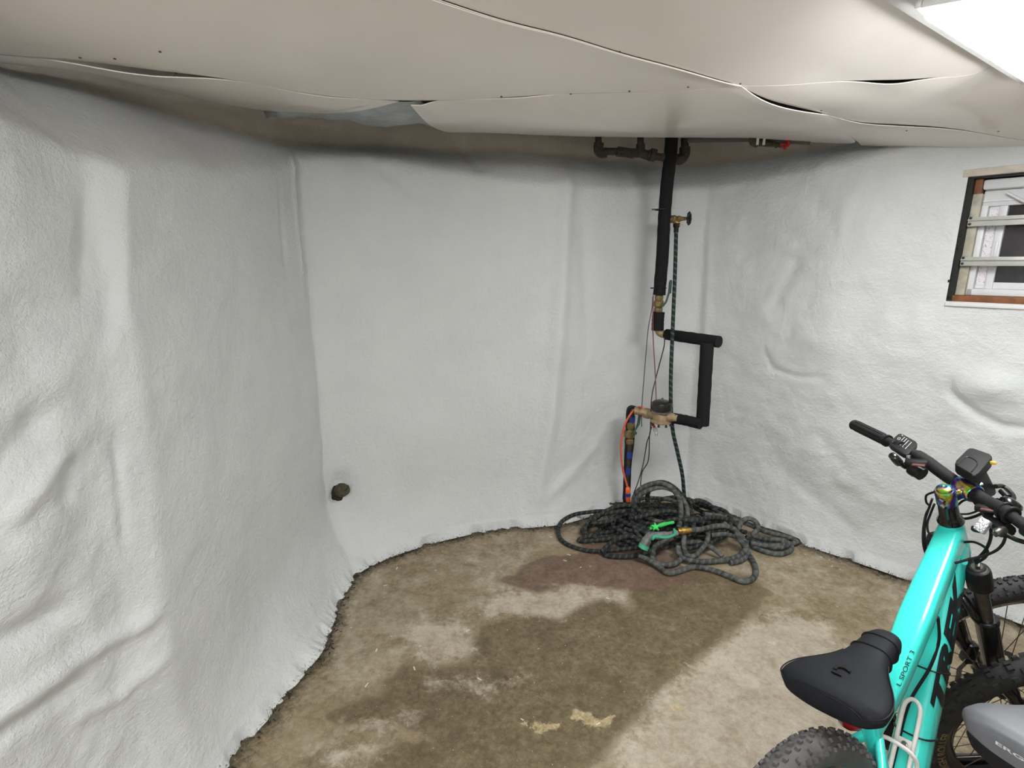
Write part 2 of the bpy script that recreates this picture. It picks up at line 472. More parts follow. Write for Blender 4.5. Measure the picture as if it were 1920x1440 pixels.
# ================================================================== WALLS
def node(F, B, zT, U, zU, A=None, Cc=None, T=None, sharp=0):
    B = np.array(B, float)
    A = np.array(A if A else B, float); Cc = np.array(Cc if Cc else B, float); T = np.array(T if T else Cc, float)
    return dict(F=np.array(F, float), A=A, B=B, C=Cc, T=T, zT=zT, U=np.array(U, float), zU=zU, sharp=sharp)
WN = [
    node((-1.20, -2.6), (-1.25, -2.6), 1.92, (-1.38, -2.6), 2.08),
    node((-1.05, 0.2), (-1.17, 0.2), 1.93, (-1.40, 0.2), 2.08),
    node((-0.98, 0.9), (-1.12, 0.9), 1.92, (-1.40, 1.0), 2.09),
    node((-0.965, 1.12), (-1.075, 1.12), 1.905, (-1.40, 1.25), 2.10),
    node((-0.95, 1.24), (-1.035, 1.33), 1.85, (-1.37, 1.60), 2.11, A=(-1.04, 1.25), Cc=(-1.032, 1.372), T=(-1.042, 1.386), sharp=1),
    node((-0.935, 1.34), (-1.000, 1.405), 1.817, (-1.34, 1.72), 2.12, A=(-1.0, 1.33), Cc=(-0.999, 1.395), T=(-0.987, 1.452), sharp=1),
    node((-0.872, 1.58), (-0.992, 1.62), 1.855, (-1.31, 1.86), 2.12),
    node((-0.795, 1.90), (-0.990, 1.93), 1.89, (-1.26, 2.05), 2.12),
    node((-0.81, 2.10), (-0.988, 2.20), 1.94, (-1.17, 2.30), 2.12),
    node((-0.822, 2.35), (-0.986, 2.46), 2.00, (-1.09, 2.50), 2.12),
    node((-0.80, 2.49), (-0.985, 2.60), 2.06, (-1.05, 2.65), 2.13, sharp=1),
    node((-0.755, 2.56), (-0.940, 2.66), 2.07, (-1.00, 2.74), 2.14),
    node((-0.652, 2.662), (-0.75, 2.74), 2.09, (-0.80, 2.85), 2.16),
    node((-0.492, 2.776), (-0.53, 2.85), 2.08, (-0.58, 2.97), 2.17),
    node((-0.287, 2.887), (-0.32, 2.965), 2.06, (-0.37, 3.10), 2.18),
    node((-0.065, 2.951), (-0.10, 3.03), 2.03, (-0.15, 3.17), 2.19),
    node((0.131, 2.985), (0.10, 3.08), 2.01, (0.04, 3.22), 2.20),
    node((0.297, 3.005), (0.27, 3.11), 2.00, (0.21, 3.27), 2.20),
    node((0.517, 3.135), (0.48, 3.24), 2.01, (0.42, 3.40), 2.20),
    node((0.792, 3.295), (0.75, 3.39), 2.03, (0.70, 3.54), 2.20),
    node((1.05, 3.40), (1.03, 3.50), 2.04, (1.02, 3.66), 2.20, sharp=1),
    node((1.20, 3.36), (1.22, 3.49), 2.04, (1.25, 3.64), 2.20, sharp=1),
    node((1.317, 3.25), (1.38, 3.33), 2.05, (1.47, 3.41), 2.20),
    node((1.476, 3.06), (1.54, 3.12), 2.06, (1.62, 3.19), 2.20),
    node((1.661, 2.79), (1.72, 2.86), 2.09, (1.78, 2.92), 2.19),
    node((1.863, 2.608), (1.91, 2.67), 2.13, (1.95, 2.71), 2.17),
    node((2.028, 2.433), (2.075, 2.49), 2.16, (2.095, 2.51), 2.19),
    node((2.164, 2.265), (2.21, 2.32), 2.16, (2.23, 2.34), 2.19),
    node((2.277, 2.109), (2.335, 2.165), 2.16, (2.355, 2.185), 2.19),
    node((2.80, 1.50), (2.87, 1.55), 2.16, (2.90, 1.57), 2.19),
    node((3.05, 0.6), (3.12, 0.6), 2.16, (3.14, 0.6), 2.19),
    node((3.05, -2.6), (3.12, -2.6), 2.16, (3.14, -2.6), 2.19),
]
Z_TOP = 2.37
sB = np.concatenate([[0], np.cumsum([np.linalg.norm(WN[i + 1]['B'] - WN[i]['B']) for i in range(len(WN) - 1)])])
DS = 0.0125
# coarse spacing behind the camera, fine where the photograph looks
S = np.concatenate([np.arange(0, sB[1], 0.08), np.arange(sB[1], sB[-3], DS), np.arange(sB[-3], sB[-1], 0.06), [sB[-1]]])
i_fine0 = int(np.searchsorted(S, sB[1]))
ZS = np.unique(np.concatenate([np.arange(0, 0.06, 0.006), np.arange(0.06, Z_TOP, 0.0125), [Z_TOP]]))
WIN_Z0, WIN_Z1 = 1.412, 1.962
for zz in (WIN_Z0, WIN_Z1): ZS[np.argmin(abs(ZS - zz))] = zz
def col(key):
    return np.stack([np.interp(S, sB, [nd[key][k] for nd in WN]) for k in range(2)], -1)
sharp = np.interp(S, sB, [0.0] * len(WN))
for nd, sb in zip(WN, sB):
    if nd['sharp']: sharp = np.maximum(sharp, np.exp(-((S - sb) / 0.06) ** 2))
def smooth_cols(A):
    a = gsmooth(A, 5.0, 0); b = gsmooth(A, 1.1, 0)
    w = sharp[:, None] if A.ndim == 2 else sharp
    return a * (1 - w) + b * w
Fp, Ap, Bp, Cp_, Tp, Up = [smooth_cols(col(k)) for k in 'FABCTU']
zT = smooth_cols(np.interp(S, sB, [n_['zT'] for n_ in WN])); zU = smooth_cols(np.interp(S, sB, [n_['zU'] for n_ in WN]))
G = np.zeros((len(S), len(ZS), 3))
for j, z in enumerate(ZS):
    P = np.zeros((len(S), 2))
    if z < 0.4:
        w = (1 - z / 0.4) ** 2.4
        P = Ap + (Fp - Ap) * w
    elif z < 1.35: P = Ap + (Bp - Ap) * ((z - 0.4) / 0.95)
    elif z < 1.5: P = Bp + (Cp_ - Bp) * ((z - 1.35) / 0.15)
    else:
        t1 = np.clip((z - 1.5) / (zT - 1.5), 0, 1)[:, None]
        t2 = np.clip((z - zT) / (zU - zT), 0, 1)[:, None]
        P = Cp_ + (Tp - Cp_) * t1 + (Up - Tp) * t2
    G[:, j, :2] = P; G[:, j, 2] = z
jf = int(np.searchsorted(ZS, 0.06))
G[:, jf:, :2] = gsmooth(G[:, jf:, :2], 1.3, 1)
def normals(G):
    ds = np.gradient(G, axis=0); dz = np.gradient(G, axis=1)
    n = np.cross(ds, dz); n /= np.linalg.norm(n, axis=-1, keepdims=True) + 1e-12
    return n
NRM = normals(G)
PXG = project(G).reshape(G.shape[0], G.shape[1], 2)
facing = ((O3 - G) * NRM).sum(-1) > 0
SS, ZZ = np.meshgrid(S, ZS, indexing='ij')
def sz(x, y):
    d = (PXG[..., 0] - x) ** 2 + (PXG[..., 1] - y) ** 2 + np.where(facing & (SS > sB[1]), 0, 1e9)
    i = np.unravel_index(np.argmin(d), d.shape)
    if i[0] and d[i] > 900: pass
    return SS[i], ZZ[i]
D = np.zeros(SS.shape)
def ridge(pts, w, a, taper=True):
    global D
    P = [sz(*p) for p in pts]
    d, t = seg_dist(SS, ZZ, P)
    e = np.clip(t / 0.22, 0, 1) * np.clip((1 - t) / 0.22, 0, 1)
    D += a * np.exp(-(d / w) ** 2) * e * e * (3 - 2 * e)
def bump_(x, y, w, a, wz=None):
    global D
    s0, z0 = sz(x, y)
    D += a * np.exp(-((SS - s0) / w) ** 2 - ((ZZ - z0) / (wz or w)) ** 2)
# hollows and lumps of the near left part
ridge([(128, 825), (75, 900), (25, 955), (0, 990)], 0.022, 0.016)
ridge([(150, 850), (105, 960)], 0.02, -0.012)
ridge([(90, 760), (60, 800), (0, 870), (-60, 940)], 0.035, -0.016)
bump_(60, 1040, 0.07, 0.018)
ridge([(214, 800), (222, 900), (238, 1060)], 0.010, -0.010)
ridge([(170, 1120), (60, 1190), (0, 1215), (-120, 1250)], 0.035, -0.024)
ridge([(320, 1130), (280, 1160), (190, 1215), (80, 1285), (0, 1345), (-120, 1430)], 0.026, 0.022)
ridge([(190, 1265), (90, 1330), (0, 1395), (-100, 1470)], 0.022, -0.016)
ridge([(330, 1210), (220, 1310), (120, 1372)], 0.022, 0.012)
ridge([(160, 605), (200, 615), (240, 632)], 0.014, 0.008)
bump_(60, 480, 0.06, 0.012); bump_(100, 700, 0.06, 0.012); bump_(20, 330, 0.05, 0.010)
ridge([(160, 330), (158, 590)], 0.016, -0.010)
# the little upright step beside the inner corner
ridge([(546, 280), (548, 300), (556, 400), (566, 500), (570, 540)], 0.012, 0.012)
ridge([(522, 330), (540, 520)], 0.02, -0.008)
ridge([(580, 480), (605, 800), (612, 940)], 0.018, -0.008)
# back wall
ridge([(1062, 300), (1060, 348), (1052, 560), (1035, 780), (1010, 930), (1000, 985)], 0.05, 0.030)
ridge([(1095, 380), (1100, 700)], 0.05, -0.012)
ridge([(655, 300), (740, 330), (790, 380)], 0.03, -0.012)
ridge([(640, 330), (720, 310)], 0.05, 0.014)
ridge([(860, 262), (905, 330)], 0.03, -0.015)
ridge([(720, 540), (650, 640), (700, 700)], 0.05, -0.010)
ridge([(640, 700), (740, 730)], 0.05, 0.008)
bump_(850, 520, 0.18, 0.018); bump_(780, 820, 0.16, 0.014); bump_(960, 700, 0.14, -0.010)
ridge([(1010, 945), (1080, 880), (1130, 820)], 0.04, 0.012)
bump_(640, 905, 0.06, -0.02)
# right wall
ridge([(1425, 640), (1450, 690), (1500, 708), (1570, 705)], 0.016, -0.010)
ridge([(1440, 600), (1480, 520), (1500, 470)], 0.04, -0.010)
bump_(1540, 640, 0.14, 0.022, 0.09)
ridge([(1770, 690), (1783, 740), (1830, 775), (1880, 803), (1935, 806), (2040, 800)], 0.022, -0.020)
bump_(1860, 725, 0.13, 0.040, 0.07)
ridge([(1450, 860), (1530, 940), (1620, 1000)], 0.04, -0.006)
ridge([(1560, 880), (1680, 960)], 0.05, 0.010)
ridge([(1330, 350), (1325, 600), (1320, 760)], 0.03, 0.010)
ridge([(1530, 800), (1560, 850)], 0.03, -0.006)
rw = np.clip((SS - sB[21]) / 0.3, 0, 1)
lw = np.clip((sB[5] - SS) / 0.1, 0, 1)
rough_amt = 0.5 + 0.9 * rw + 0.9 * lw
D += rough_amt * ((0.020 - 0.009 * rw) * fbm(SS, ZZ, 0.42, 3, 3) + (0.010 - 0.002 * rw) * fbm(SS, ZZ, 0.13, 4, 9)) + 0.0016 * fbm(SS, ZZ, 0.04, 2, 21)
# ragged paint line at the foot
D += np.where(ZZ < 0.05, (0.05 - ZZ) / 0.05, 0) * (0.034 * fbm(SS, ZZ * 0, 0.07, 4, 31, 0.8))
D *= np.clip((Z_TOP - ZZ) / 0.1, 0, 1)
# flat where the window is set in
colpx = np.array([project(np.array([Bp[i, 0], Bp[i, 1], 1.7]))[0, 0] for i in range(len(S))])
colpx[(Bp[:, 1] < 1.2) | (SS[:, 0] < sB[20])] = -1e6
iw0 = int(np.argmin(abs(colpx - 1793)))
WIN_W = 0.80
iw1 = int(np.searchsorted(S, S[iw0] + WIN_W))
dw = np.maximum(np.maximum(S[iw0] - SS, SS - S[iw1]), np.maximum(WIN_Z0 - ZZ, ZZ - WIN_Z1))
D *= np.clip(dw / 0.10, 0, 1)
G = G + NRM * D[..., None]
upper = ZZ - (zU - 0.015)[:, None] + 0.03 * fbm(SS, ZZ, 0.3, 3, 44)
keep = np.ones((len(S) - 1, len(ZS) - 1), bool)
jw0, jw1 = int(np.argmin(abs(ZS - WIN_Z0))), int(np.argmin(abs(ZS - WIN_Z1)))
keep[iw0:iw1, jw0:jw1] = False
iA = int(np.searchsorted(S, sB[10])); iB = int(np.searchsorted(S, (sB[20] + sB[21]) / 2))
for nm, a, b in (('wall_left', 0, iA), ('wall_back', iA, iB), ('wall_right', iB, len(S) - 1)):
    o = grid_mesh(nm, G[a:b + 1], 'plaster', {'upper': upper[a:b + 1], 'foot': ZZ[a:b + 1]}, keep=keep[a:b])
    o['kind'] = 'structure'
    o['label'] = {'wall_left': 'white plastered stone wall with a pilaster and deep hollows', 'wall_back': 'lumpy white plastered wall behind the water pipe',
                  'wall_right': 'rough white plastered wall with the small window'}[nm]
mb = MB(); mb.box((0.93, -2.66, 1.18), (4.5, 0.1, 2.4)); o = mb.build('wall_front', 'plain_wall'); o['kind'] = 'structure'; o['label'] = 'plain white wall behind the viewer'
foot_line = [tuple(G[i, 0, :2]) for i in range(0, len(S), 2)]

# ================================================================== FLOOR
gx = np.concatenate([np.arange(-1.45, -1.0, 0.05), np.arange(-1.0, 2.5, 0.0135), np.arange(2.5, 3.35, 0.05)])
gy = np.concatenate([np.arange(-2.7, 0.7, 0.06), np.arange(0.7, 3.6, 0.0135), [3.75]])
FX, FY = np.meshgrid(gx, gy, indexing='ij')
def fl(pts, ox=0, oy=0, sc=1): return [tuple(at_z(ox + x / sc, oy + y / sc, 0)[:2]) for x, y in pts]
cr3 = (560, 960, 1920 / 700)
wet_poly = fl([(885, 700), (900, 640), (960, 570), (1100, 535), (1250, 535), (1345, 552), (1400, 510), (1470, 470), (1560, 442), (1640, 455), (1700, 510), (1690, 420), (1760, 330), (2050, 290), (2330, 330), (2420, 410),
               (2330, 540), (2150, 690), (2010, 800), (1880, 900), (1760, 1060), (1640, 1160), (1560, 1290), (1300, 1360), (900, 1400), (600, 1360), (350, 1320), (420, 1220), (620, 1150), (430, 1090), (250, 1100), (150, 1050), (230, 1000), (400, 930), (490, 830), (560, 780), (650, 800), (760, 795), (860, 770)], *cr3)
red_poly = fl([(1010, 350), (1080, 330), (1140, 290), (1220, 240), (1330, 222), (1480, 215), (1430, 160), (1460, 60), (1700, 40), (1960, 260), (2050, 350), (1800, 420), (1690, 400), (1560, 395), (1400, 368), (1290, 405), (1230, 422), (1120, 385)], *cr3)
pale_polys = [fl([(950, 500), (1050, 390), (1240, 425), (1400, 375), (1560, 400), (1690, 420), (1695, 470), (1560, 445), (1470, 468), (1345, 548), (1250, 530), (1100, 530), (980, 560)], *cr3),
              fl([(680, 885), (780, 865), (850, 885), (930, 865), (1040, 850), (1165, 858), (1160, 872), (1050, 880), (990, 915), (930, 895), (850, 900), (800, 895)], *cr3),
              fl([(560, 650), (640, 540), (760, 560), (880, 600), (880, 680), (900, 740), (700, 770), (600, 740)], *cr3),
              fl([(1640, 1180), (1760, 1070), (1880, 910), (2010, 810), (2150, 700), (2330, 560), (2500, 500), (2700, 560), (3000, 900), (2900, 1500), (2300, 1800), (1600, 1500)], *cr3),
              fl([(250, 1110), (430, 1095), (560, 1075), (610, 1070), (560, 1095), (420, 1130)], *cr3),
              fl([(100, 1250), (300, 1190), (460, 1190), (350, 1260), (150, 1310)], *cr3)]
och_polys = [fl([(1160, 1085), (1215, 1062), (1270, 1085), (1340, 1095), (1330, 1125), (1250, 1135), (1190, 1115)], *cr3),
             fl([(1405, 1030), (1430, 1012), (1500, 1040), (1565, 1070), (1630, 1045), (1600, 1090), (1540, 1105), (1460, 1085), (1410, 1060)], *cr3),
             fl([(1880, 1000), (1960, 985), (2000, 1010), (1930, 1030)], *cr3)]
wet = np.maximum(signed(FX, FY, wet_poly), -0.5); red = signed(FX, FY, red_poly)
pale = np.max([signed(FX, FY, p) for p in pale_polys], 0); och = np.max([signed(FX, FY, p) for p in och_polys], 0)
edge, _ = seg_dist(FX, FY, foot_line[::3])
FZ = np.zeros_like(FX)
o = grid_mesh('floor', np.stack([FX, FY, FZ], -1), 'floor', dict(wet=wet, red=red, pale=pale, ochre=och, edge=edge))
o['kind'] = 'structure'; o['label'] = 'stained brown concrete floor with damp patches'

# ================================================================== CEILING
def rbf_fit(P, z, lam=1e-3):
    P = np.array(P); n = len(P)
    r = np.hypot(P[:, None, 0] - P[None, :, 0], P[:, None, 1] - P[None, :, 1])
    K = np.where(r > 0, r * r * np.log(r + 1e-9), 0) + lam * np.eye(n)
    Q = np.c_[np.ones(n), P]
    A = np.block([[K, Q], [Q.T, np.zeros((3, 3))]])
    w = np.linalg.solve(A, np.r_[z, 0, 0, 0])
    def f(x, y):
        x = np.asarray(x, float); y = np.asarray(y, float)
        out = w[n] + w[n + 1] * x + w[n + 2] * y
        for i in range(n):
            r = np.hypot(x - P[i, 0], y - P[i, 1]); out = out + w[i] * np.where(r > 0, r * r * np.log(r + 1e-9), 0)
        return out
    return f
# edge of the ceiling against the wall and the big seam, as (x, y in the photograph, height)
W_line = [(-120, 102, 2.085), (0, 115, 2.10), (130, 128, 2.13), (270, 155, 2.165), (360, 180, 2.18), (430, 200, 2.19), (500, 207, 2.20), (600, 225, 2.215), (700, 242, 2.22), (830, 247, 2.235), (960, 252, 2.25), (1080, 254, 2.265),
          (1200, 256, 2.27), (1300, 262, 2.26), (1420, 262, 2.225), (1550, 272, 2.185), (1690, 273, 2.14), (1780, 274, 2.11), (1920, 272, 2.07), (2100, 268, 2.03)]
S_line = [(-250, 60, 2.075), (-120, 85, 2.08), (0, 100, 2.08), (170, 115, 2.075), (300, 131, 2.075), (460, 155, 2.085), (540, 172, 2.09), (620, 184, 2.095), (760, 190, 2.10), (860, 185, 2.10), (960, 180, 2.095), (1080, 175, 2.09), (1180, 170, 2.09), (1290, 162, 2.09), (1390, 155, 2.09)]
S2_line = [(1390, 155, 2.09), (1500, 154, 2.10), (1600, 153, 2.12), (1690, 151, 2.14), (1765, 146, 2.16), (1835, 138, 2.18), (2000, 122, 2.20), (2300, 90, 2.20)]
B_line = [(1390, 155, 2.09), (1330, 138, 2.10), (1260, 118, 2.11), (1160, 95, 2.125), (1060, 66, 2.14), (960, 37, 2.15), (830, 0, 2.155), (600, -70, 2.16), (300, -170, 2.16), (0, -290, 2.16)]
cp = []
for L in (W_line[::2], S_line[::2], S2_line, B_line[::2]):
    cp += [at_z(*q) for q in L]
cp += [np.array(q) for q in [(0.2, 0.6, 2.18), (1.5, 0.5, 2.2), (-1.4, 0.3, 2.15), (-1.4, -2.6, 2.2), (3.2, -2.6, 2.2), (3.2, 1.0, 2.2), (0.5, -1.0, 2.2), (-0.6, 1.2, 2.14), (-0.1, 1.5, 2.13), (0.7, 1.2, 2.21), (0.95, 1.35, 2.23), (1.3, 1.5, 2.25), (1.6, 1.85, 2.25), (1.0, 0.95, 2.23), (1.4, 1.15, 2.24), (-0.35, 2.2, 2.113), (0.0, 2.25, 2.108), (0.35, 2.25, 2.103), (0.75, 2.25, 2.103), (1.1, 2.2, 2.108), (1.4, 2.15, 2.118)]]
cp = np.array(cp)
_cz = rbf_fit(cp[:, :2], cp[:, 2], 2e-3)
def cz(x, y):
    x = np.asarray(x, float); y = np.asarray(y, float)
    return _cz(x, y) + 0.010 * fbm(x * 1.0, y, 0.55, 2, 71) * np.clip(y, 0, 1)
def lineplan(L, n, z_off=0):
    P = np.array([at_z(*q) for q in L]); t = np.r_[0, np.cumsum(np.linalg.norm(np.diff(P[:, :2], axis=0), axis=1))]; t /= t[-1]
    u = np.linspace(0, 1, n)
    R = np.stack([np.interp(u, t, P[:, k]) for k in range(3)], -1)
    sg = max(0.5, n / len(L) * 0.35)
    R2 = gsmooth(R, sg, 0); R2[0] = R[0]; R2[-1] = R[-1]
    return R2
mb = MB(); mb.box((0.9, 0.5, 2.42), (4.7, 6.5, 0.06)); ceil = mb.build('ceiling', 'dark_void', smooth=0)
ceil['kind'] = 'structure'; ceil['label'] = 'dark boards above the sagging ceiling panels'
def panel(Acurve, Bcurve, nv, dA=None, dB=None, thick=0.0028, use_z=True, name='ceiling_panel', mat='ceiling', bulge=0.0, dE=0.0):
    """a sheet lofted between two edge curves; dA and dB drop or lift its edges"""
    n = len(Acurve); v = np.linspace(0, 1, nv)
    G_ = Acurve[:, None, :2] * (1 - v)[None, :, None] + Bcurve[:, None, :2] * v[None, :, None]
    z = cz(G_[..., 0], G_[..., 1])
    if dA is not None: z = z + dA[:, None] * np.clip(1 - v / 0.35, 0, 1)[None, :] ** 2
    if dB is not None: z = z + dB[:, None] * np.clip(1 - (1 - v) / 0.35, 0, 1)[None, :] ** 2
    z = z + bulge * np.sin(np.pi * v)[None, :] * np.sin(np.pi * np.linspace(0, 1, n))[:, None]
    uu = np.linspace(0, 1, n)
    z = z + dE * np.sin(np.pi * v ** 0.8)[None, :] * (np.clip(1 - (1 - uu) / 0.2, 0, 1) ** 2)[:, None]
    bot = np.dstack([G_, z]); top = bot.copy(); top[..., 2] += thick
    m = nv
    V = np.concatenate([bot.reshape(-1, 3), top.reshape(-1, 3)]); N = n * m
    idx = np.arange(N).reshape(n, m)
    q = np.stack([idx[:-1, :-1], idx[:-1, 1:], idx[1:, 1:], idx[1:, :-1]], -1).reshape(-1, 4)
    Fs = [tuple(a) for a in q] + [tuple(a[::-1] + N) for a in q]
    ring = list(idx[:, 0]) + list(idx[-1, 1:]) + list(idx[::-1, -1][1:]) + list(idx[0, ::-1][1:-1])
    for i in range(len(ring)):
        a, b = ring[i], ring[(i + 1) % len(ring)]
        Fs.append((a, b, b + N, a + N))
    mb = MB(); mb.v = [tuple(p) for p in V]; mb.f = [tuple(int(k) for k in f) for f in Fs]
    return mb.build(name, mat, ceil, smooth=35)
def bell(n, c, w, a): return a * np.exp(-((np.linspace(0, 1, n) - c) / w) ** 2)
nS = 150
Sc = lineplan(S_line, nS); Bc = lineplan(B_line, nS)[::-1]
PA_near = Bc.copy()
PA = panel(PA_near, Sc, 60, dA=-0.009 * np.linspace(1.2, 0.6, nS), dB=np.full(nS, 0.0))
far2 = np.concatenate([lineplan(B_line, 110)[::-1], lineplan(S2_line, 60)[1:]])
near2 = np.stack([np.linspace(-2.3, 3.25, len(far2)), np.full(len(far2), -2.62), np.zeros(len(far2))], -1)
PB = panel(near2, far2, 110)
# strip along the wall, left of the foil
i0 = int(nS * 0.735)
W1 = lineplan(W_line[:7], 80); S1 = lineplan(S_line[:9], 80)
S1[:, :2] += np.array([-0.002, 0.004]); S1[-4:, :2] -= np.array([0.02, 0.0])
drop = bell(80, 0.40, 0.13, -0.016) + bell(80, 0.78, 0.12, -0.003)
P1 = panel(S1, W1, 24, dA=drop, name='ceiling_panel', bulge=-0.012)
# strip from the foil to the crack, and to the right of it
C_line = [(1390, 155, 2.09), (1420, 172, 2.095), (1450, 189, 2.10), (1500, 199, 2.11), (1550, 209, 2.12), (1600, 235, 2.14), (1640, 273, 2.16)]
S3 = lineplan([(770, 191, 2.10)] + S_line[9:], 90); W3 = lineplan([(838, 240, 2.23)] + W_line[10:15] + [(1550, 266, 2.185), (1612, 271, 2.165), (1588, 242, 2.135), (1562, 214, 2.115)], 90)
S3[:, :2] += np.array([0.0, 0.003])
P2 = panel(S3, W3, 30, dA=bell(90, 0.35, 0.12, -0.004) + bell(90, 0.02, 0.05, -0.012), dB=np.full(90, 0.0), bulge=-0.014, dE=-0.012)
S4 = np.concatenate([lineplan(S2_line, 70)]); S4[:, :2] += np.array([0.0, 0.004])
L1 = lineplan([(1560, 212, 2.115), (1615, 227, 2.125), (1700, 229, 2.135), (1800, 228, 2.14), (1920, 226, 2.15), (2150, 215, 2.15), (2350, 205, 2.15)], 70)
Cl = lineplan(C_line[:5], 30)
P3 = panel(S4, L1, 26, dA=bell(70, 0.36, 0.08, -0.011), bulge=-0.008)
L2 = L1.copy(); L2[:, :2] += np.array([0.002, 0.006])
W4 = lineplan([(1615, 271, 2.165)] + W_line[16:] + [(2350, 262, 2.0)], 70)
P4 = panel(L2, W4, 16, dA=bell(70, 0.25, 0.2, -0.006), dB=np.full(70, -0.0))
# last sheet, over the right-hand side of the room
def polycurve(P, n):
    P = np.array(P, float); t = np.r_[0, np.cumsum(np.linalg.norm(np.diff(P, axis=0), axis=1))]; t /= t[-1]
    return np.stack([np.interp(np.linspace(0, 1, n), t, P[:, k]) for k in range(3)], -1)
P5 = panel(polycurve([tuple(S4[-1]), (3.25, -2.62, 0)], 90), polycurve([tuple(W4[-1]), (2.98, 1.5, 0), (3.22, 0.6, 0), (3.26, -2.62, 0)], 90), 24)
# thin lipped moulding along the nail line of the sheets
bt = MB(); Bl = lineplan(B_line, 120); Bz = cz(Bl[:, 0], Bl[:, 1]) - 0.0075
bt_off = 1
bt.tube([(p[0], p[1], z) for p, z in zip(Bl[:112], Bz + 0.004)], 0.0014, 6); bt.build('seam_moulding', 'ceiling', ceil)
hd = MB()
for (x, y) in [(1162, 97), (1388, 157), (620, 186), (330, 137), (1290, 163), (940, 181), (1070, 176), (300, 97), (215, 110), (150, 108), (1180, 171), (1540, 207), (1700, 245), (1872, 246), (1760, 228)]:
    p = at_z(x, y, 2.095)
    for _ in range(6): p = at_z(x, y, float(cz(p[0], p[1])) - 0.001)
    hd.lathe(p, (0, 0, -1), [(0, 0.0035), (0.0015, 0.003), (0.002, 0.001)], 8)
hd.build('nail_heads', 'old_iron', ceil)['kind'] = 'stuff'
# foil where the strip is missing
n = 40
fa = lineplan([(496, 207, 2.205), (600, 190, 2.17), (700, 188, 2.15), (790, 190, 2.14)], n); fb = lineplan([(500, 216, 2.20), (600, 220, 2.20), (700, 241, 2.19), (770, 233, 2.20), (845, 236, 2.225)], n)
v = np.linspace(0, 1, 16)
Gf = fa[:, None] * (1 - v)[None, :, None] + fb[:, None] * v[None, :, None]
Gf[..., 2] += 0.028 * fbm(Gf[..., 0], Gf[..., 1], 0.12, 3, 5) - 0.012 * np.sin(np.pi * v)[None, :]
o = grid_mesh('foil_insulation', Gf, 'foil', flip=True)
md = o.modifiers.new('thickness', 'SOLIDIFY'); md.thickness = 0.0015; md.offset = 1
tag(o, 'crumpled silver foil insulation hanging from a gap in the ceiling', 'insulation')
# painted header board above the window
ax = np.array([2.075, 2.49]) - np.array([1.72, 2.86]); ax /= np.linalg.norm(ax)
e2 = Vector((ax[0], ax[1], 0)); en = Vector((-ax[1], ax[0], 0))
if en.y < 0: en = -en

# ================================================================== WINDOW
p0 = G[iw0, jw0]; p1 = G[iw1, jw0]
ex = Vector((p1[0] - p0[0], p1[1] - p0[1], 0)); WWID = ex.length; ex.normalize()
eo = Vector((-ex.y, ex.x, 0))                      # pointing out of the room
if eo.x * 1 + eo.y * 1 < 0: eo = -eo
WH = WIN_Z1 - WIN_Z0
wo = Vector((p0[0], p0[1], WIN_Z0))
WR = Matrix((ex, eo, Vector((0, 0, 1)))).transposed()
def wbox(mb, x0, x1, d0, d1, z0, z1, bev=0.0):
    return mb.box(wo + ex * ((x0 + x1) / 2) + eo * ((d0 + d1) / 2) + Vector((0, 0, (z0 + z1) / 2)), (x1 - x0, d1 - d0, z1 - z0), WR, bev)
mb = MB()
wbox(mb, -0.02, 0.018, 0.02, 0.20, -0.02, WH + 0.02); wbox(mb, WWID - 0.018, WWID + 0.02, 0.02, 0.20, -0.02, WH + 0.02)
wbox(mb, 0.018, WWID - 0.018, 0.05, 0.20, -0.03, -0.004); wbox(mb, 0.018, WWID - 0.018, 0.02, 0.20, WH - 0.006, WH + 0.02)
win = mb.build('window_1', 'caulk', smooth=0); win['kind'] = 'structure'; win['label'] = 'small basement window with two metal security bars in the right wall'
mb = MB(); wbox(mb, 0.018, WWID - 0.018, 0.012, 0.19, -0.004, 0.028, 0.003); mb.build('sill', 'brown_wood', win, 30)
mb = MB(); wbox(mb, 0.0, WWID, -0.012, 0.05, -0.022, -0.003, 0.004); mb.build('sill_ledge', 'plain_wall', win, 30)
mb = MB(); wbox(mb, 0.018, 0.052, 0.06, 0.13, 0.028, WH - 0.07, 0.002); mb.build('jamb', 'jamb_wood', win, 30)
mb = MB(); wbox(mb, WWID - 0.052, WWID - 0.018, 0.06, 0.13, 0.028, WH - 0.07, 0.002); mb.build('jamb', 'jamb_wood', win, 30)
mb = MB(); wbox(mb, 0.018, 0.045, 0.06, 0.13, WH - 0.07, WH - 0.006, 0.002); mb.build('corner_block', 'brown_wood', win, 30)
mb = MB(); wbox(mb, 0.045, WWID - 0.02, 0.065, 0.14, WH - 0.055, WH - 0.010, 0.01); mb.build('roller_shade', 'vinyl', win, 40, 'rolled white shade under the window head')
mb = MB(); wbox(mb, 0.05, WWID - 0.05, 0.10, 0.13, WH - 0.125, WH - 0.055, 0.004); wbox(mb, 0.05, WWID - 0.05, 0.094, 0.10, WH - 0.105, WH - 0.098); mb.build('head_rail', 'vinyl', win, 30)
mb = MB()
wbox(mb, 0.052, 0.075, 0.085, 0.15, 0.028, WH - 0.12, 0.003); wbox(mb, 0.052, WWID - 0.05, 0.085, 0.15, 0.028, 0.058, 0.003); wbox(mb, WWID - 0.075, WWID - 0.052, 0.085, 0.15, 0.028, WH - 0.12, 0.003)
mb.build('window_frame', 'vinyl', win, 30)
mb = MB(); wbox(mb, 0.075, 0.140, 0.115, 0.14, 0.058, WH - 0.12, 0.004); wbox(mb, 0.112, 0.140, 0.105, 0.115, 0.058, WH - 0.12, 0.002)
wbox(mb, 0.140, WWID - 0.1, 0.105, 0.14, 0.058, 0.088, 0.003); mb.build('sash', 'vinyl', win, 30)
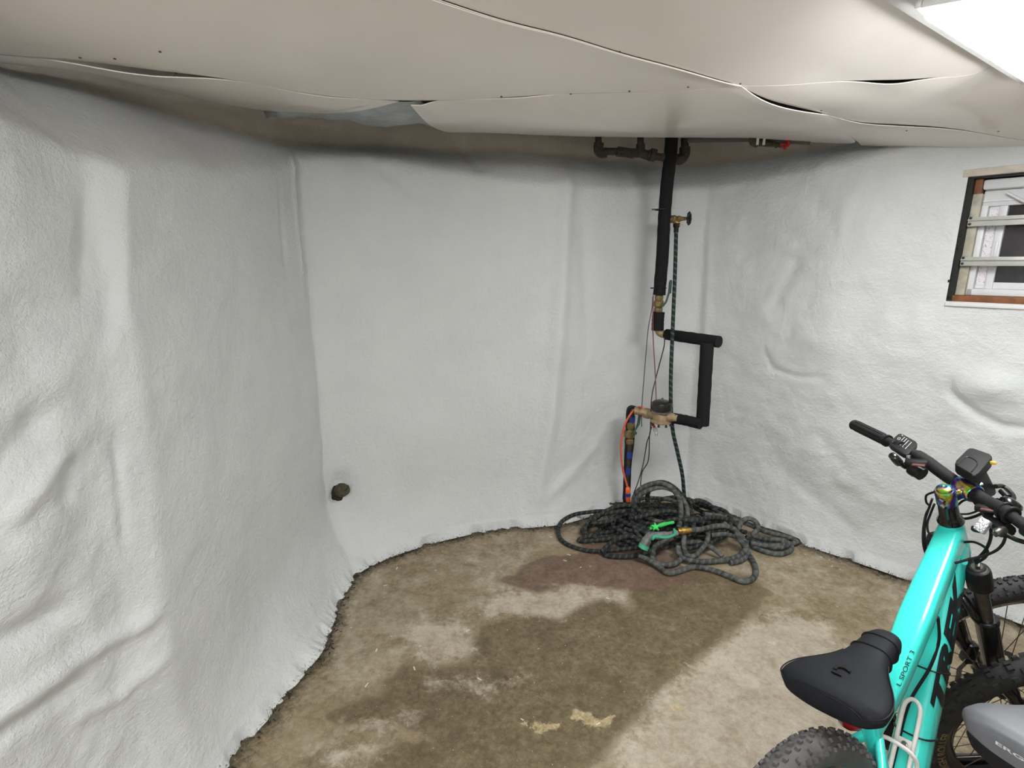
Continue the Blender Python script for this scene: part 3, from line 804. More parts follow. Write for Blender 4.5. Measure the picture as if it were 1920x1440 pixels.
mb = MB(); wbox(mb, 0.120, 0.132, 0.100, 0.105, 0.19, 0.27, 0.002); mb.build('sash_pull', 'vinyl', win, 30)
mb = MB(); wbox(mb, 0.139, WWID - 0.09, 0.126, 0.132, 0.085, WH - 0.11); mb.build('pane', 'pane', win, 0, 'dark glass pane')
mb = MB(); wbox(mb, 0.079, 0.108, 0.112, 0.1155, 0.075, WH - 0.14); mb.build('sticker', 'sticker', win, 0, 'speckled sticker strip')
for zb in (1.769, 1.594):
    mb = MB(); z = zb - WIN_Z0
    wbox(mb, 0.022, WWID - 0.022, 0.030, 0.036, z - 0.020, z + 0.020, 0.001); wbox(mb, 0.022, WWID - 0.022, 0.018, 0.030, z + 0.004, z + 0.010, 0.001)
    b = mb.build('security_bar', 'aluminium', win, 30, 'bright aluminium security bar')
    mb = MB()
    for dz in (0.016, -0.010): mb.lathe(wo + ex * 0.030 + eo * 0.030 + Vector((0, 0, z + dz)), -eo, [(0, 0.006), (0.003, 0.005), (0.004, 0.002)], 10)
    mb.build('screw_heads', 'black_plastic', b)
mb = MB(); a = wo + ex * 0.13 + eo * 0.08 + Vector((0, 0, WH - 0.072)); b_ = wo + ex * 0.32 + eo * 0.06 + Vector((0, 0, WH - 0.20))
mb.tube([a, (a + b_) / 2, b_], 0.007, 6); mb.build('stay_arm', 'vinyl', win)
# outside of the pit behind the window: a dark well so that nothing bright shows through
mb = MB(); wbox(mb, -0.02, WWID + 0.02, 0.20, 0.22, -0.03, WH + 0.03); mb.build('outer_board', 'caulk', win, 0)
mb = MB()
wbox(mb, -0.02, WWID + 0.1, -0.004, 0.05, WH + 0.0, WH + 0.032, 0.003)
o = mb.build('trim_1', 'painted_wood', smooth=30); o['kind'] = 'structure'; o['label'] = 'painted head board directly above the window'
mb = MB()
for i in range(24):
    zc = random.uniform(0, WH); mb.box(wo + ex * random.uniform(-0.004, 0.010) + eo * random.uniform(0.0, 0.014) + Vector((0, 0, zc)), (random.uniform(0.003, 0.008), 0.005, random.uniform(0.01, 0.03)), WR)
o = mb.build('caulk_crumbs', 'caulk', win, 0); o['kind'] = 'stuff'

# ================================================================== CEILING LIGHTS
def ceiling_light(corner, e1, e2v, l1, l2, label, lens=0.048):
    e1 = Vector(e1).normalized(); e2v = Vector(e2v); e2v = (e2v - e1 * e2v.dot(e1)).normalized()
    up = e1.cross(e2v)
    if up.z < 0: up = -up
    c = Vector(corner) + e1 * (l1 / 2) + e2v * (l2 / 2)
    R = Matrix((e1, e2v, up)).transposed()
    t = thing('ceiling_light', label, 'ceiling light', c, group='LED ceiling panels')
    def bx(mb, x, y, z, sx, sy, sz_, bev=0.0, seg=2): return mb.box(R @ Vector((x, y, z)), (sx, sy, sz_), R, bev, seg)
    mb = MB(); bx(mb, 0, 0, 0.048 - lens / 2, l1 - 0.002, l2 - 0.002, lens, 0.012, 4); mb.build('diffuser', 'lamp', t, 40, 'glowing white diffuser')
    mb = MB(); bw = 0.012
    bx(mb, 0, -l2 / 2 - bw / 2, 0.040, l1 + 2 * bw, bw, 0.016, 0.003); bx(mb, 0, l2 / 2 + bw / 2, 0.040, l1 + 2 * bw, bw, 0.016, 0.003)
    bx(mb, -l1 / 2 - bw / 2, 0, 0.040, bw, l2, 0.016, 0.003); bx(mb, l1 / 2 + bw / 2, 0, 0.040, bw, l2, 0.016, 0.003)
    mb.build('frame', 'white_plastic', t, 30)
    mb = MB(); bx(mb, 0, 0, 0.066, l1 + 0.16, l2 + 0.12, 0.036, 0.004); mb.build('housing', 'white_plastic', t, 30)
    return t
ceiling_light(tuple(at_z(1722, 38, 2.07) + np.array([0, 0, -0.014])), (0.558, 0.408, 0.02), (0.088, -0.101, -0.02), 0.95, 0.30, 'bright white framed LED ceiling panel over the bicycle', 0.034)
ceiling_light((-0.95, -0.80, 2.08), (0.99, 0.05, 0.0), (0.05, -0.99, 0), 1.20, 0.30, 'white framed LED ceiling panel over the rear of the room', 0.13)
# ================================================================== WATER PIPE IN THE CORNER
RY = 3.20
wp = thing('water_pipe', 'black foam wrapped water pipe with meter and valves standing in the corner', 'pipe', (at_y(1240, 560, RY)[0], RY, 0))
def wpart(mb, name, mat, parent=wp, **kw):
    o = mb.build(name, mat, parent, **kw)
    return o
_off = np.array(wp.location)
def W_(p): return np.asarray(p, float) - _off          # parts live in the thing's own space
def run(pts, Y):
    """pixel polyline to 3D at depth Y (one value or one per point)"""
    if not hasattr(Y, '__len__'): Y = [Y] * len(pts)
    return [at_y(x, y, yy) for (x, y), yy in zip(pts, Y)]
def foam(pts, r, name='foam_sleeve', slit=None, parent=wp):
    P = smooth_path([W_(p) for p in pts], 5)
    mb = MB(); n = len(P)
    mb.tube(P, [r * (1 + 0.03 * math.sin(9.1 * i)) for i in range(n)], 18)
    o = mb.build(name, 'foam', parent, smooth=50)
    if slit is not None:
        mb = MB(); d = np.array(slit) * r * 0.97
        mb.tube([p + d for p in P[1:-1]], 0.0035, 6); mb.build('foam_slit', 'foam_slit', o)
    return o
main_pts = run([(1260, 250), (1256, 300), (1250, 352), (1245, 420), (1242, 480), (1236, 553)], RY)
foam(main_pts, 0.036, slit=(0.72, -0.69, 0))
for (x, y, yy, a) in ((1240, 393, RY, 0.038), (1237, 540, RY, 0.038)):
    c = W_(at_y(x, y, yy)); mb = MB()
    mb.tube([c + np.array([math.cos(t) * a, math.sin(t) * a, 0]) for t in np.linspace(0, 2 * math.pi, 25)], 0.003, 6, caps=False)
    mb.box(c + np.array([-a - 0.008, -0.008, 0]), (0.022, 0.007, 0.008)); mb.build('cable_tie', 'black_plastic', wp)
# ball valve under the long sleeve
c = W_(at_y(1235, 570, RY)); mb = MB()
mb.lathe(c - np.array([0, 0, 0.055]), (0, 0, 1), [(0, 0.02), (0.012, 0.026), (0.03, 0.026), (0.034, 0.022), (0.045, 0.031), (0.07, 0.031), (0.078, 0.024), (0.095, 0.027), (0.108, 0.024), (0.115, 0.02)], 8)
bv = mb.build('ball_valve', 'brass', wp, smooth=25, label='brass ball valve')
mb = MB(); mb.tube([W_(p) for p in run([(1242, 575), (1249, 566), (1253, 553), (1256, 545)], RY - 0.05)], 0.006, 8); mb.tube([W_(p) for p in run([(1255.5, 550), (1257, 530), (1258, 525)], RY - 0.05)], [0.0095, 0.0095, 0.006], 10)
mb.build('valve_lever', 'lever_green', bv)
foam(run([(1235, 585), (1233.5, 600), (1233, 619)], RY), 0.036)
mb = MB(); mb.tube([W_(p) for p in smooth_path(run([(1234, 600), (1236, 622), (1250, 628)], [RY, RY, RY - 0.02]), 5)], 0.024, 12); mb.build('pipe_elbow', 'bronze', wp)
zA = at_y(1250, 627, RY - 0.02)[2]
P0, P1 = at_y(1250, 627, RY - 0.02), at_z(1348, 641, zA)
foam([P0, (P0 + P1) / 2, P1], 0.033, slit=(0.2, -0.3, -0.92))
Yv = at_z(1326, 640, zA)[1]
top = at_y(1326, 643, Yv); bot = at_y(1317, 797, Yv)
foam([top, (top + bot) / 2, bot], 0.036)
zB = at_y(1317, 792, Yv)[2]
foam([at_z(1262, 784, zB), at_z(1285, 788, zB), at_z(1314, 795, zB)], 0.031)
# water meter
ym = at_z(1240, 781, zB)[1]
mc = W_(at_y(1240, 779, ym)); axp = W_(at_z(1262, 784, zB)) - W_(at_z(1215, 775, zB)); axp[2] = 0; axp /= np.linalg.norm(axp)
mb = MB(); mb.lathe(mc - np.array([0, 0, 0.045]), (0, 0, 1), [(0, 0.05), (0.006, 0.062), (0.016, 0.062), (0.022, 0.05), (0.06, 0.05), (0.075, 0.044)], 20)
mb.tube([mc - axp * 0.10, mc - axp * 0.05, mc + axp * 0.05, mc + axp * 0.10], [0.02, 0.03, 0.03, 0.02], 12)
meter = mb.build('water_meter', 'bronze', wp, smooth=35, label='bronze water meter body with black lid')
mb = MB(); mb.lathe(mc + np.array([0, 0, 0.03]), (0, 0, 1), [(0, 0.052), (0.004, 0.058), (0.038, 0.060), (0.05, 0.057), (0.058, 0.045), (0.061, 0.0)], 26)
lid = mb.build('meter_lid', 'meter_lid', meter, smooth=35)
mb = MB(); mb.lathe(mc + np.array([0, 0, 0.088]), (0, 0, 1), [(0, 0.006), (0.01, 0.004), (0.016, 0.007), (0.02, 0.003)], 8); mb.build('lid_eyelet', 'steel', meter)
for k in range(8):
    a = k * math.pi / 4 + 0.3; q = mc + np.array([math.cos(a) * 0.056, math.sin(a) * 0.056, -0.058])
    mb = MB(); mb.lathe(q, (0, 0, 1), [(0, 0.007), (0.012, 0.007), (0.0125, 0.004), (0.026, 0.004)], 6); mb.build('flange_bolt', 'old_iron', meter, smooth=20)
for k in range(4):
    mb = MB(); rr = 0.053 + 0.002 * k
    mb.tube([mc + np.array([math.cos(t) * rr, math.sin(t) * rr, 0.018 + 0.004 * k + 0.006 * math.sin(t * 2 + k)]) for t in np.linspace(0, 2 * math.pi, 30)], 0.0018, 5, caps=False)
    mb.build('binding_wire', 'steel', meter)
mb = MB(); mb.tube([W_(p) for p in smooth_path([at_z(1222, 777, zB), at_z(1205, 772, zB + 0.01), at_z(1190, 770, zB + 0.012)], 4)], 0.024, 12); mb.lathe(W_(at_z(1213, 775, zB)), axp, [(-0.02, 0.028), (-0.015, 0.033), (0.015, 0.033), (0.02, 0.028)], 8)
mb.build('union_nut', 'bronze', wp, smooth=25)
ys = at_z(1184, 769, zB)[1] + 0.02
sp = smooth_path([W_(p) for p in run([(1197, 771), (1187, 768), (1183, 780), (1181, 800), (1178, 850), (1175, 900), (1174, 955)], ys)], 5)
mb = MB(); mb.tube(sp, 0.022, 12); mb.build('supply_pipe', 'old_iron', wp)
mb = MB(); mb.tube(smooth_path([W_(p) for p in run([(1191, 764), (1182, 763), (1177, 772), (1176, 810), (1173, 860), (1171, 940)], ys - 0.01)], 5), 0.010, 8); mb.build('rubber_strap', 'black_rubber', wp)
mb = MB(); mb.tube(smooth_path([W_(p) for p in run([(1188, 795), (1187, 830), (1182, 870), (1180, 920)], ys - 0.01)], 5), 0.008, 8); mb.build('rubber_strap', 'black_rubber', wp)
c = W_(at_y(1180.5, 812, ys))
mb = MB(); mb.lathe(c - np.array([0, 0, 0.075]), (0, 0, 1), [(0, 0.022), (0.01, 0.03), (0.035, 0.03), (0.04, 0.024), (0.055, 0.034), (0.09, 0.034), (0.1, 0.024), (0.115, 0.03), (0.145, 0.03), (0.15, 0.022)], 8)
sv = mb.build('shutoff_valve', 'brass', wp, smooth=25, label='tarnished brass shut-off valve')
mb = MB(); mb.tube([W_(p) for p in run([(1188, 810), (1193, 803), (1197, 795), (1200, 775)], ys - 0.06)], [0.006, 0.006, 0.009, 0.009], 8); mb.lathe(W_(at_y(1190, 811, ys - 0.05)), (0, -1, 0), [(0, 0.012), (0.012, 0.012), (0.014, 0.007), (0.02, 0.007)], 8)
mb.build('valve_lever', 'lever_green', sv)
for (x, y0, y1) in ((1179, 846, 858), (1176.5, 876, 888), (1184, 780, 790), (1174.5, 926, 936)):
    a, b = W_(at_y(x, y0, ys)), W_(at_y(x - 0.5, y1, ys)); mb = MB()
    mb.tube([a, (a + b) / 2, b], 0.0245, 12); mb.build('blue_tape', 'blue_tape', wp)
# hose tap
hb = W_(at_y(1262, 411, RY)); hr = np.array([0.82, -0.57, 0.0]); hr /= np.linalg.norm(hr)
mb = MB(); mb.tube([W_(at_y(1247, 411, RY)), hb + hr * 0.02], 0.013, 12); mb.lathe(hb - hr * 0.02, hr, [(0, 0.014), (0.008, 0.022), (0.03, 0.022), (0.04, 0.016), (0.055, 0.019), (0.07, 0.012), (0.095, 0.009)], 8)
ht_ = mb.build('hose_tap', 'brass', wp, smooth=25, label='old brass hose tap')
dn = W_(at_y(1268, 414, RY - 0.01))
mb = MB(); mb.lathe(dn, (0.12, -0.2, -1), [(0, 0.014), (0.012, 0.015), (0.014, 0.021), (0.032, 0.021), (0.036, 0.016)], 10); mb.build('tap_spout', 'bright_brass', ht_, smooth=25)
hc = hb + hr * 0.092
mb = MB(); u = np.array([0, 0, 1.0]); w2 = np.cross(hr, u); w2 /= np.linalg.norm(w2)
mb.tube([hc + (u * math.cos(t) + w2 * math.sin(t)) * (0.030 + 0.0035 * math.cos(8 * t)) for t in np.linspace(0, 2 * math.pi, 65)], 0.0055, 7, caps=False)
for k in range(4):
    a = k * math.pi / 2 + 0.4; mb.tube([hc, hc + (u * math.cos(a) + w2 * math.sin(a)) * 0.03], 0.004, 6)
mb.lathe(hc - hr * 0.006, hr, [(0, 0.009), (0.014, 0.009), (0.016, 0.004)], 8)
mb.build('hand_wheel', 'black_plastic', ht_)

# ================================================================== PIPES UNDER THE CEILING
dp = thing('drain_pipe', 'dark threaded iron pipes and elbows hung under the ceiling left of the foam pipe', 'pipe', tuple(at_y(1180, 285, 3.12)))
_o2 = np.array(dp.location)
def D2(pts, Y): return [p - _o2 for p in run(pts, Y)]
def piece(name, pts, Y, r, mat='old_iron', parent=dp, n=14, k=4):
    mb = MB(); P = smooth_path(D2(pts, Y), k); mb.tube(P, r, n); return mb.build(name, mat, parent)
piece('riser', [(1122, 235), (1122, 262), (1123, 275)], 3.10, 0.018)
piece('elbow', [(1123, 268), (1122, 280), (1127, 287), (1137, 286)], 3.10, 0.027)
piece('pipe', [(1130, 284), (1160, 284)], 3.10, 0.019)
piece('coupling', [(1157, 284), (1188, 288)], 3.10, 0.026)
piece('riser', [(1201, 238), (1201, 275)], 3.10, 0.018)
piece('tee', [(1186, 287), (1201, 287), (1213, 291)], 3.10, 0.025)
piece('tee_branch', [(1201, 270), (1201, 288)], 3.10, 0.024)
piece('pipe', [(1210, 290), (1245, 296)], 3.10, 0.020)
piece('union_ring', [(1219, 290), (1229, 292)], 3.10, 0.034)
piece('union_ring', [(1214, 290), (1218, 291)], 3.10, 0.028)
piece('pipe', [(1240, 294), (1272, 298)], 3.24, 0.020)
piece('elbow', [(1265, 298), (1276, 299), (1283, 290), (1284, 276)], 3.24, 0.030)
piece('riser', [(1284, 280), (1284, 240)], 3.24, 0.022)
dp2 = thing('copper_pipe', 'thin old brass water pipe with a red valve under the ceiling edge', 'pipe', tuple(at_y(1440, 265, 2.98)))
_o2 = np.array(dp2.location)
piece('pipe', [(1411, 240), (1411, 258), (1414, 267), (1425, 269), (1462, 271)], 2.98, 0.014, 'rust', dp2, k=5)
piece('elbow', [(1411, 256), (1412, 266), (1421, 270)], 2.98, 0.019, 'rust', dp2)
for x in (1421, 1433):
    q = at_y(x, 260, 2.96) - _o2; mb = MB(); mb.tube([q + np.array([0, 0, -0.03]), q, q + np.array([0.01, 0, 0.02])], 0.007, 8); mb.build('pipe_clip', 'white_plastic', dp2)
q = at_y(1462, 271, 2.98) - _o2
mb = MB(); mb.lathe(q, (1, -0.15, 0), [(-0.01, 0.012), (0, 0.016), (0.02, 0.016), (0.028, 0.010)], 8); mb.build('valve_body', 'rust', dp2, smooth=25)
q = at_y(1474, 270, 2.95) - _o2; mb = MB()
mb.tube([q + np.array([0.004 * math.sin(3 * t), 0, 0]) + np.array([0, math.sin(t), math.cos(t)]) * (0.022 + 0.003 * math.cos(6 * t)) for t in np.linspace(0, 2 * math.pi, 40)], 0.006, 7, caps=False)
mb.tube([q - np.array([0.03, 0, 0]), q + np.array([0.006, 0, 0])], 0.006, 7); mb.box(q, (0.006, 0.04, 0.008)); mb.build('red_hand_wheel', 'red_plastic', dp2)
piece('pipe_tail', [(1455, 271), (1456, 277)], 2.98, 0.008, 'rust', dp2)
# long pipe hidden in the dark gap
gp = MB(); gp.tube([at_y(1290, 262, 3.15), at_y(1420, 260, 3.02), at_y(1520, 266, 2.9)], 0.016, 10); gp = gp.build('gap_pipe', 'wire_grey')
tag(gp, 'grey pipe running level in the dark gap at the ceiling edge', 'pipe')

# ================================================================== WIRES AND CORDS
def wire(name, pts, Y, r, mat, label, k=6):
    mb = MB(); P = smooth_path(run(pts, Y), k); mb.tube(P, r, 7)
    return tag(mb.build(name, mat), label, 'wire', 'thin wires beside the water pipe')
wire('wire', [(1224, 556), (1222, 580), (1215, 620), (1209, 690), (1205, 740), (1203, 772), (1203, 800)], RY - 0.06, 0.0028, 'wire_grey', 'thin grey wire hanging furthest left beside the foam pipe')
wire('wire', [(1225, 552), (1224, 600), (1225, 640), (1228, 690), (1230, 735), (1230, 758)], [RY - 0.05] * 3 + [3.12, 3.08, 3.03], 0.0034, 'wire_red', 'thin reddish wire dropping straight down to the water meter')
wire('wire', [(1246, 632), (1245, 650), (1236, 685), (1229, 712), (1222, 745), (1220, 790), (1219, 812), (1213, 830), (1206, 870), (1196, 905), (1188, 925)], [3.14] * 4 + [3.04] * 3 + [3.10] * 2 + [3.08, 3.06], 0.0034, 'wire_dark', 'dark wire passing the left of the meter down to the hose')
wire('wire', [(1222, 800), (1218, 815), (1217, 850), (1214, 868), (1204, 885), (1201, 910), (1200, 955)], [3.05, 3.05, 3.10, 3.10, 3.1, 3.1, 3.05], 0.0034, 'wire_dark', 'dark kinked wire below the meter falling behind the hose loops')
yo = ys - 0.075
ec = thing('extension_cord', 'orange extension cord taped to the lower supply pipe', 'cord', tuple(at_y(1177, 925, yo)))
_o2 = np.array(ec.location)
mb = MB(); mb.tube(smooth_path(D2([(1206, 764), (1196, 764), (1184, 774), (1172, 795), (1166, 820), (1164, 845), (1167, 875), (1172, 897), (1177, 915)], [3.02, yo, yo, yo, yo, yo, yo, yo, yo]), 6), 0.0062, 9); mb.build('cord', 'orange_cord', ec)
a, b = D2([(1177, 913), (1178, 940)], yo)
mb = MB(); mb.tube([a, a + (b - a) * 0.1, a + (b - a) * 0.45, a + (b - a) * 0.5, b], [0.009, 0.0145, 0.016, 0.014, 0.015], 12); mb.build('connector', 'orange_plastic', ec, label='orange plug connector')
mb = MB(); mb.tube([a + (b - a) * 0.42, a + (b - a) * 0.62], 0.0175, 12); mb.build('tape_band', 'blue_tape', ec)
pl = thing('power_plug', 'clear ended red plug dangling under the water meter', 'plug', tuple(at_y(1229, 805, 3.04)))
_o2 = np.array(pl.location)
mb = MB(); mb.tube(smooth_path(D2([(1222, 790), (1225, 796), (1228, 804)], 3.04), 4), [0.006] * 5 + [0.008] * 4, 8); mb.build('cord_end', 'red_plastic', pl)
a, b = D2([(1227, 801), (1231, 812)], 3.04)
mb = MB(); mb.tube([a, a + (b - a) * 0.3, b], [0.008, 0.014, 0.013], 10); mb.build('plug_body', 'clear', pl)
mb = MB()
for dx in (-0.006, 0.006): mb.box(b + np.array([dx, 0, -0.008]), (0.002, 0.006, 0.02))
mb.build('prongs', 'steel', pl, smooth=0)

# ================================================================== PIPE STUB IN THE WALL
q = sz(634, 918); i = np.argmin(abs(S - q[0])); j = np.argmin(abs(ZS - q[1]))
wallp = G[i, j]
st_ = thing('pipe_stub', 'corroded capped pipe stub poking out of the white wall', 'pipe', tuple(wallp))
dirn = np.array(at_y(648, 920, wallp[1] - 0.06)) - wallp; dirn /= np.linalg.norm(dirn)
mb = MB()
prof = [(-0.06, 0.02), (0.0, 0.022), (0.03, 0.021), (0.036, 0.034), (0.05, 0.038), (0.075, 0.036), (0.085, 0.028), (0.088, 0.0)]
mb.lathe((0, 0, 0), dirn, prof, 12); o = mb.build('capped_end', 'rust', st_, smooth=30)
for v in o.data.vertices: v.co += Vector(rng.normal(0, 0.0022, 3))
mb = MB()
base = Vector((0, 0, 0)); nn = Vector(NRM[i, j]); tt = Vector((0, 0, 1)); bb = nn.cross(tt).normalized()
ringp = []
for k in range(22):
    a = 2 * math.pi * k / 22; rr = (0.036 + 0.014 * random.random()) * (1.0 + 0.55 * max(0, -math.sin(a)))
    ringp.append(base + bb * math.cos(a) * rr * 0.85 + tt * math.sin(a) * rr - tt * 0.012 + nn * (0.006 + 0.004 * random.random()))
mb.loft([[p - nn * 0.03 for p in ringp], ringp, [base + (p - base) * 0.45 + nn * 0.016 for p in ringp]])
mb.build('broken_mortar', 'dirt', st_, smooth=25)
# ================================================================== GARDEN HOSE
gh = thing('garden_hose', 'long black braided garden hose piled in loops on the corner floor', 'hose', (1.1, 2.85, 0))
_o3 = np.array(gh.location)
def hz(cx, cy, z): return at_z(1000 + cx / 3.6923, 720 + cy / 3.6923, z)      # read off the enlarged view of the pile
def hy(cx, cy, Y): return at_y(1000 + cx / 3.6923, 720 + cy / 3.6923, Y)
def foot_clear(p, r):
    """keep a hose point in front of the plaster"""
    best = None
    zj = np.argmin(abs(ZS - max(p[2], 0)))
    L = G[:, zj, :2]; d = np.hypot(L[:, 0] - p[0], L[:, 1] - p[1]); i = int(np.argmin(d))
    n = NRM[i, zj, :2]; n = n / (np.linalg.norm(n) + 1e-9)
    s_ = (p[0] - L[i, 0]) * n[0] + (p[1] - L[i, 1]) * n[1]
    if s_ < r + 0.004: p = p + np.array([n[0], n[1], 0]) * (r + 0.004 - s_)
    if p[2] < r: p = np.array([p[0], p[1], r])
    return p
def hose(pts, r, mat='hose', k=7):
    P = smooth_path(pts, k)
    P = [foot_clear(np.array(p), r) - _o3 for p in P]
    mb = MB(); mb.tube(P, r, 10, uv=True)
    return mb.build('hose_loop', mat, gh)
# the fall from the tap into the pile
hose([at_y(1268, 426, RY - 0.02), at_y(1266, 500, RY - 0.06), at_y(1262, 600, RY - 0.11), at_y(1258, 700, RY - 0.17), at_y(1258, 760, 3.0), hy(965, 320, 3.0), hy(1000, 480, 3.0), hy(1030, 620, 3.0), hy(1042, 740, 3.0), hy(1050, 860, 2.98), hy(1040, 960, 2.9)], 0.0115, 'hose_green', 10)
mb = MB(); a = at_y(1268.5, 419, RY - 0.02) - _o3; mb.lathe(a, (-0.02, -0.1, -1), [(0, 0.018), (0.02, 0.018), (0.024, 0.014), (0.05, 0.014)], 10); mb.build('hose_end_fitting', 'black_rubber', gh)
# bulk of the pile: random flattened rings, darker underneath
pr = random.Random(5)
for i in range(30):
    lay = i / 30.0
    cx, cy = hz(pr.uniform(640, 1220), pr.uniform(1000, 1100), 0)[:2]
    cy += pr.uniform(-0.06, 0.10)
    rx = pr.uniform(0.13, 0.34) * (1.08 - 0.3 * lay); ry = pr.uniform(0.09, 0.20); rot = pr.uniform(-0.5, 0.4)
    zc = 0.014 + 0.135 * lay * pr.uniform(0.8, 1.05); til = pr.uniform(-0.06, 0.10)
    ph = pr.uniform(0, 6.28); pts = []
    nseg = pr.choice((9, 11, 13)); arc = pr.uniform(1.2, 1.9) * math.pi
    for k in range(nseg):
        t = ph + arc * k / (nseg - 1)
        x = math.cos(t) * rx * (1 + 0.12 * pr.uniform(-1, 1)); y = math.sin(t) * ry * (1 + 0.12 * pr.uniform(-1, 1))
        X = cx + x * math.cos(rot) - y * math.sin(rot); Yy = cy + x * math.sin(rot) + y * math.cos(rot)
        edge_ = max(0.0, 1 - math.hypot((X - 1.0) / 0.62, (Yy - 2.92) / 0.40))
        pts.append(np.array([X, Yy, max(0.013, min(zc + til * y / ry * 0.3, 0.02 + 0.24 * edge_) + 0.012 * pr.uniform(-1, 1))]))
    hose(pts, 0.0125, 'hose' if pr.random() < 0.8 else 'hose_dusty')
def hp(L): return [hz(*q) for q in L]
def hpy(L): return [hy(*q) for q in L]
# loops read off the photograph, from the back to the front
hose(hp([(560, 890, 0.11), (480, 880, 0.09), (380, 888, 0.07), (280, 905, 0.05), (200, 950, 0.03), (172, 1015, 0.013), (195, 1080, 0.013), (270, 1125, 0.013), (390, 1155, 0.013), (520, 1152, 0.016), (640, 1142, 0.03), (780, 1125, 0.06)]), 0.0125)
hose(hp([(640, 880, 0.16), (540, 890, 0.14), (430, 920, 0.10), (370, 975, 0.06), (362, 1030, 0.03), (400, 1060, 0.02), (520, 1050, 0.03), (640, 1020, 0.07)]), 0.0125)
hose(hp([(700, 1035, 0.08), (560, 1062, 0.04), (430, 1082, 0.02), (335, 1088, 0.014), (322, 1075, 0.014), (420, 1040, 0.03), (540, 1020, 0.06), (640, 960, 0.11)]), 0.0125)
hose(hp([(560, 940, 0.12), (470, 960, 0.10), (420, 960, 0.10), (440, 920, 0.12), (520, 870, 0.15), (620, 840, 0.18), (700, 850, 0.18), (760, 900, 0.16)]), 0.0125)
hose(hpy([(690, 860, 2.96), (700, 780, 2.95), (760, 715, 2.93), (860, 685, 2.90), (950, 715, 2.88), (1010, 800, 2.84), (1022, 900, 2.78), (1005, 1000, 2.70)]), 0.0145, 'hose_dusty')
hose(hpy([(690, 880, 2.92), (720, 790, 2.90), (800, 735, 2.90), (900, 715, 2.90), (1000, 760, 2.9), (1060, 850, 2.86), (1065, 940, 2.80), (1045, 1020, 2.74), (1040, 1090, 2.68)]), 0.014, 'hose_dusty')
hose(hpy([(810, 870, 2.98), (790, 800, 2.98), (800, 740, 2.97), (850, 685, 2.95), (930, 690, 2.95), (1010, 750, 2.96), (1060, 840, 2.95), (1100, 900, 2.92)]), 0.014, 'hose')
hose(hp([(1080, 830, 0.17), (1140, 806, 0.17), (1210, 830, 0.16), (1280, 890, 0.14), (1400, 935, 0.10), (1560, 995, 0.06), (1700, 1035, 0.035), (1800, 1072, 0.02), (1832, 1088, 0.016), (1810, 1104, 0.014), (1700, 1112, 0.014), (1560, 1100, 0.02), (1470, 1060, 0.05)]), 0.0135)
hose(hp([(1180, 900, 0.15), (1320, 920, 0.12), (1460, 960, 0.09), (1600, 1020, 0.06), (1740, 1055, 0.04), (1820, 1090, 0.03), (1760, 1110, 0.03), (1620, 1120, 0.03), (1500, 1100, 0.04)]), 0.0135, 'hose_dusty')
hose(hp([(1440, 1050, 0.06), (1424, 1000, 0.09), (1445, 950, 0.12), (1490, 932, 0.13), (1540, 955, 0.12), (1556, 1005, 0.09), (1520, 1045, 0.06), (1600, 1075, 0.03), (1720, 1080, 0.03), (1770, 1110, 0.025), (1700, 1135, 0.02), (1580, 1120, 0.02)]), 0.014, 'hose_dusty')
hose(hp([(1470, 1080, 0.03), (1530, 1130, 0.016), (1620, 1165, 0.014), (1710, 1178, 0.014), (1775, 1155, 0.014), (1785, 1120, 0.02), (1720, 1090, 0.03)]), 0.014, 'hose_dusty')
hose(hp([(480, 1168, 0.014), (520, 1190, 0.014), (640, 1195, 0.016), (760, 1175, 0.04), (860, 1130, 0.08), (950, 1080, 0.12)]), 0.0135)
hose(hp([(470, 1160, 0.03), (540, 1100, 0.06), (620, 1060, 0.10), (700, 1060, 0.11), (760, 1110, 0.08)]), 0.0125)
hose(hp([(840, 1000, 0.16), (960, 940, 0.18), (1100, 945, 0.17), (1240, 925, 0.15), (1340, 940, 0.12), (1440, 990, 0.09)]), 0.0135, 'hose')
hose(hp([(700, 930, 0.16), (820, 900, 0.18), (960, 880, 0.19), (1080, 930, 0.17), (1180, 960, 0.15)]), 0.0135, 'hose')
hose(hp([(1210, 1005, 0.13), (1205, 1080, 0.10), (1160, 1150, 0.07), (1110, 1190, 0.04), (1060, 1180, 0.05), (1040, 1110, 0.09), (1045, 1050, 0.12)]), 0.0135, 'hose_dusty')
hose(hp([(1000, 1150, 0.04), (1030, 1105, 0.06), (1120, 1095, 0.08), (1200, 1115, 0.07), (1260, 1150, 0.05), (1310, 1195, 0.03)]), 0.0145, 'hose_dusty')
hose(hp([(1005, 1125, 0.07), (1005, 1165, 0.05), (1040, 1208, 0.03), (1130, 1230, 0.02), (1250, 1228, 0.018), (1370, 1212, 0.02), (1440, 1180, 0.03), (1475, 1130, 0.05), (1450, 1070, 0.08), (1400, 1030, 0.10)]), 0.015, 'hose_dusty')
hose(hp([(1360, 1240, 0.015), (1440, 1220, 0.016), (1490, 1160, 0.03), (1430, 1080, 0.09), (1380, 1000, 0.12), (1300, 975, 0.14)]), 0.0145, 'hose_dusty')
hose(hp([(970, 1065, 0.14), (900, 1085, 0.12), (845, 1125, 0.08), (826, 1180, 0.05), (835, 1225, 0.03), (880, 1250, 0.02), (960, 1250, 0.02), (1020, 1215, 0.03)]), 0.015, 'hose_dusty')
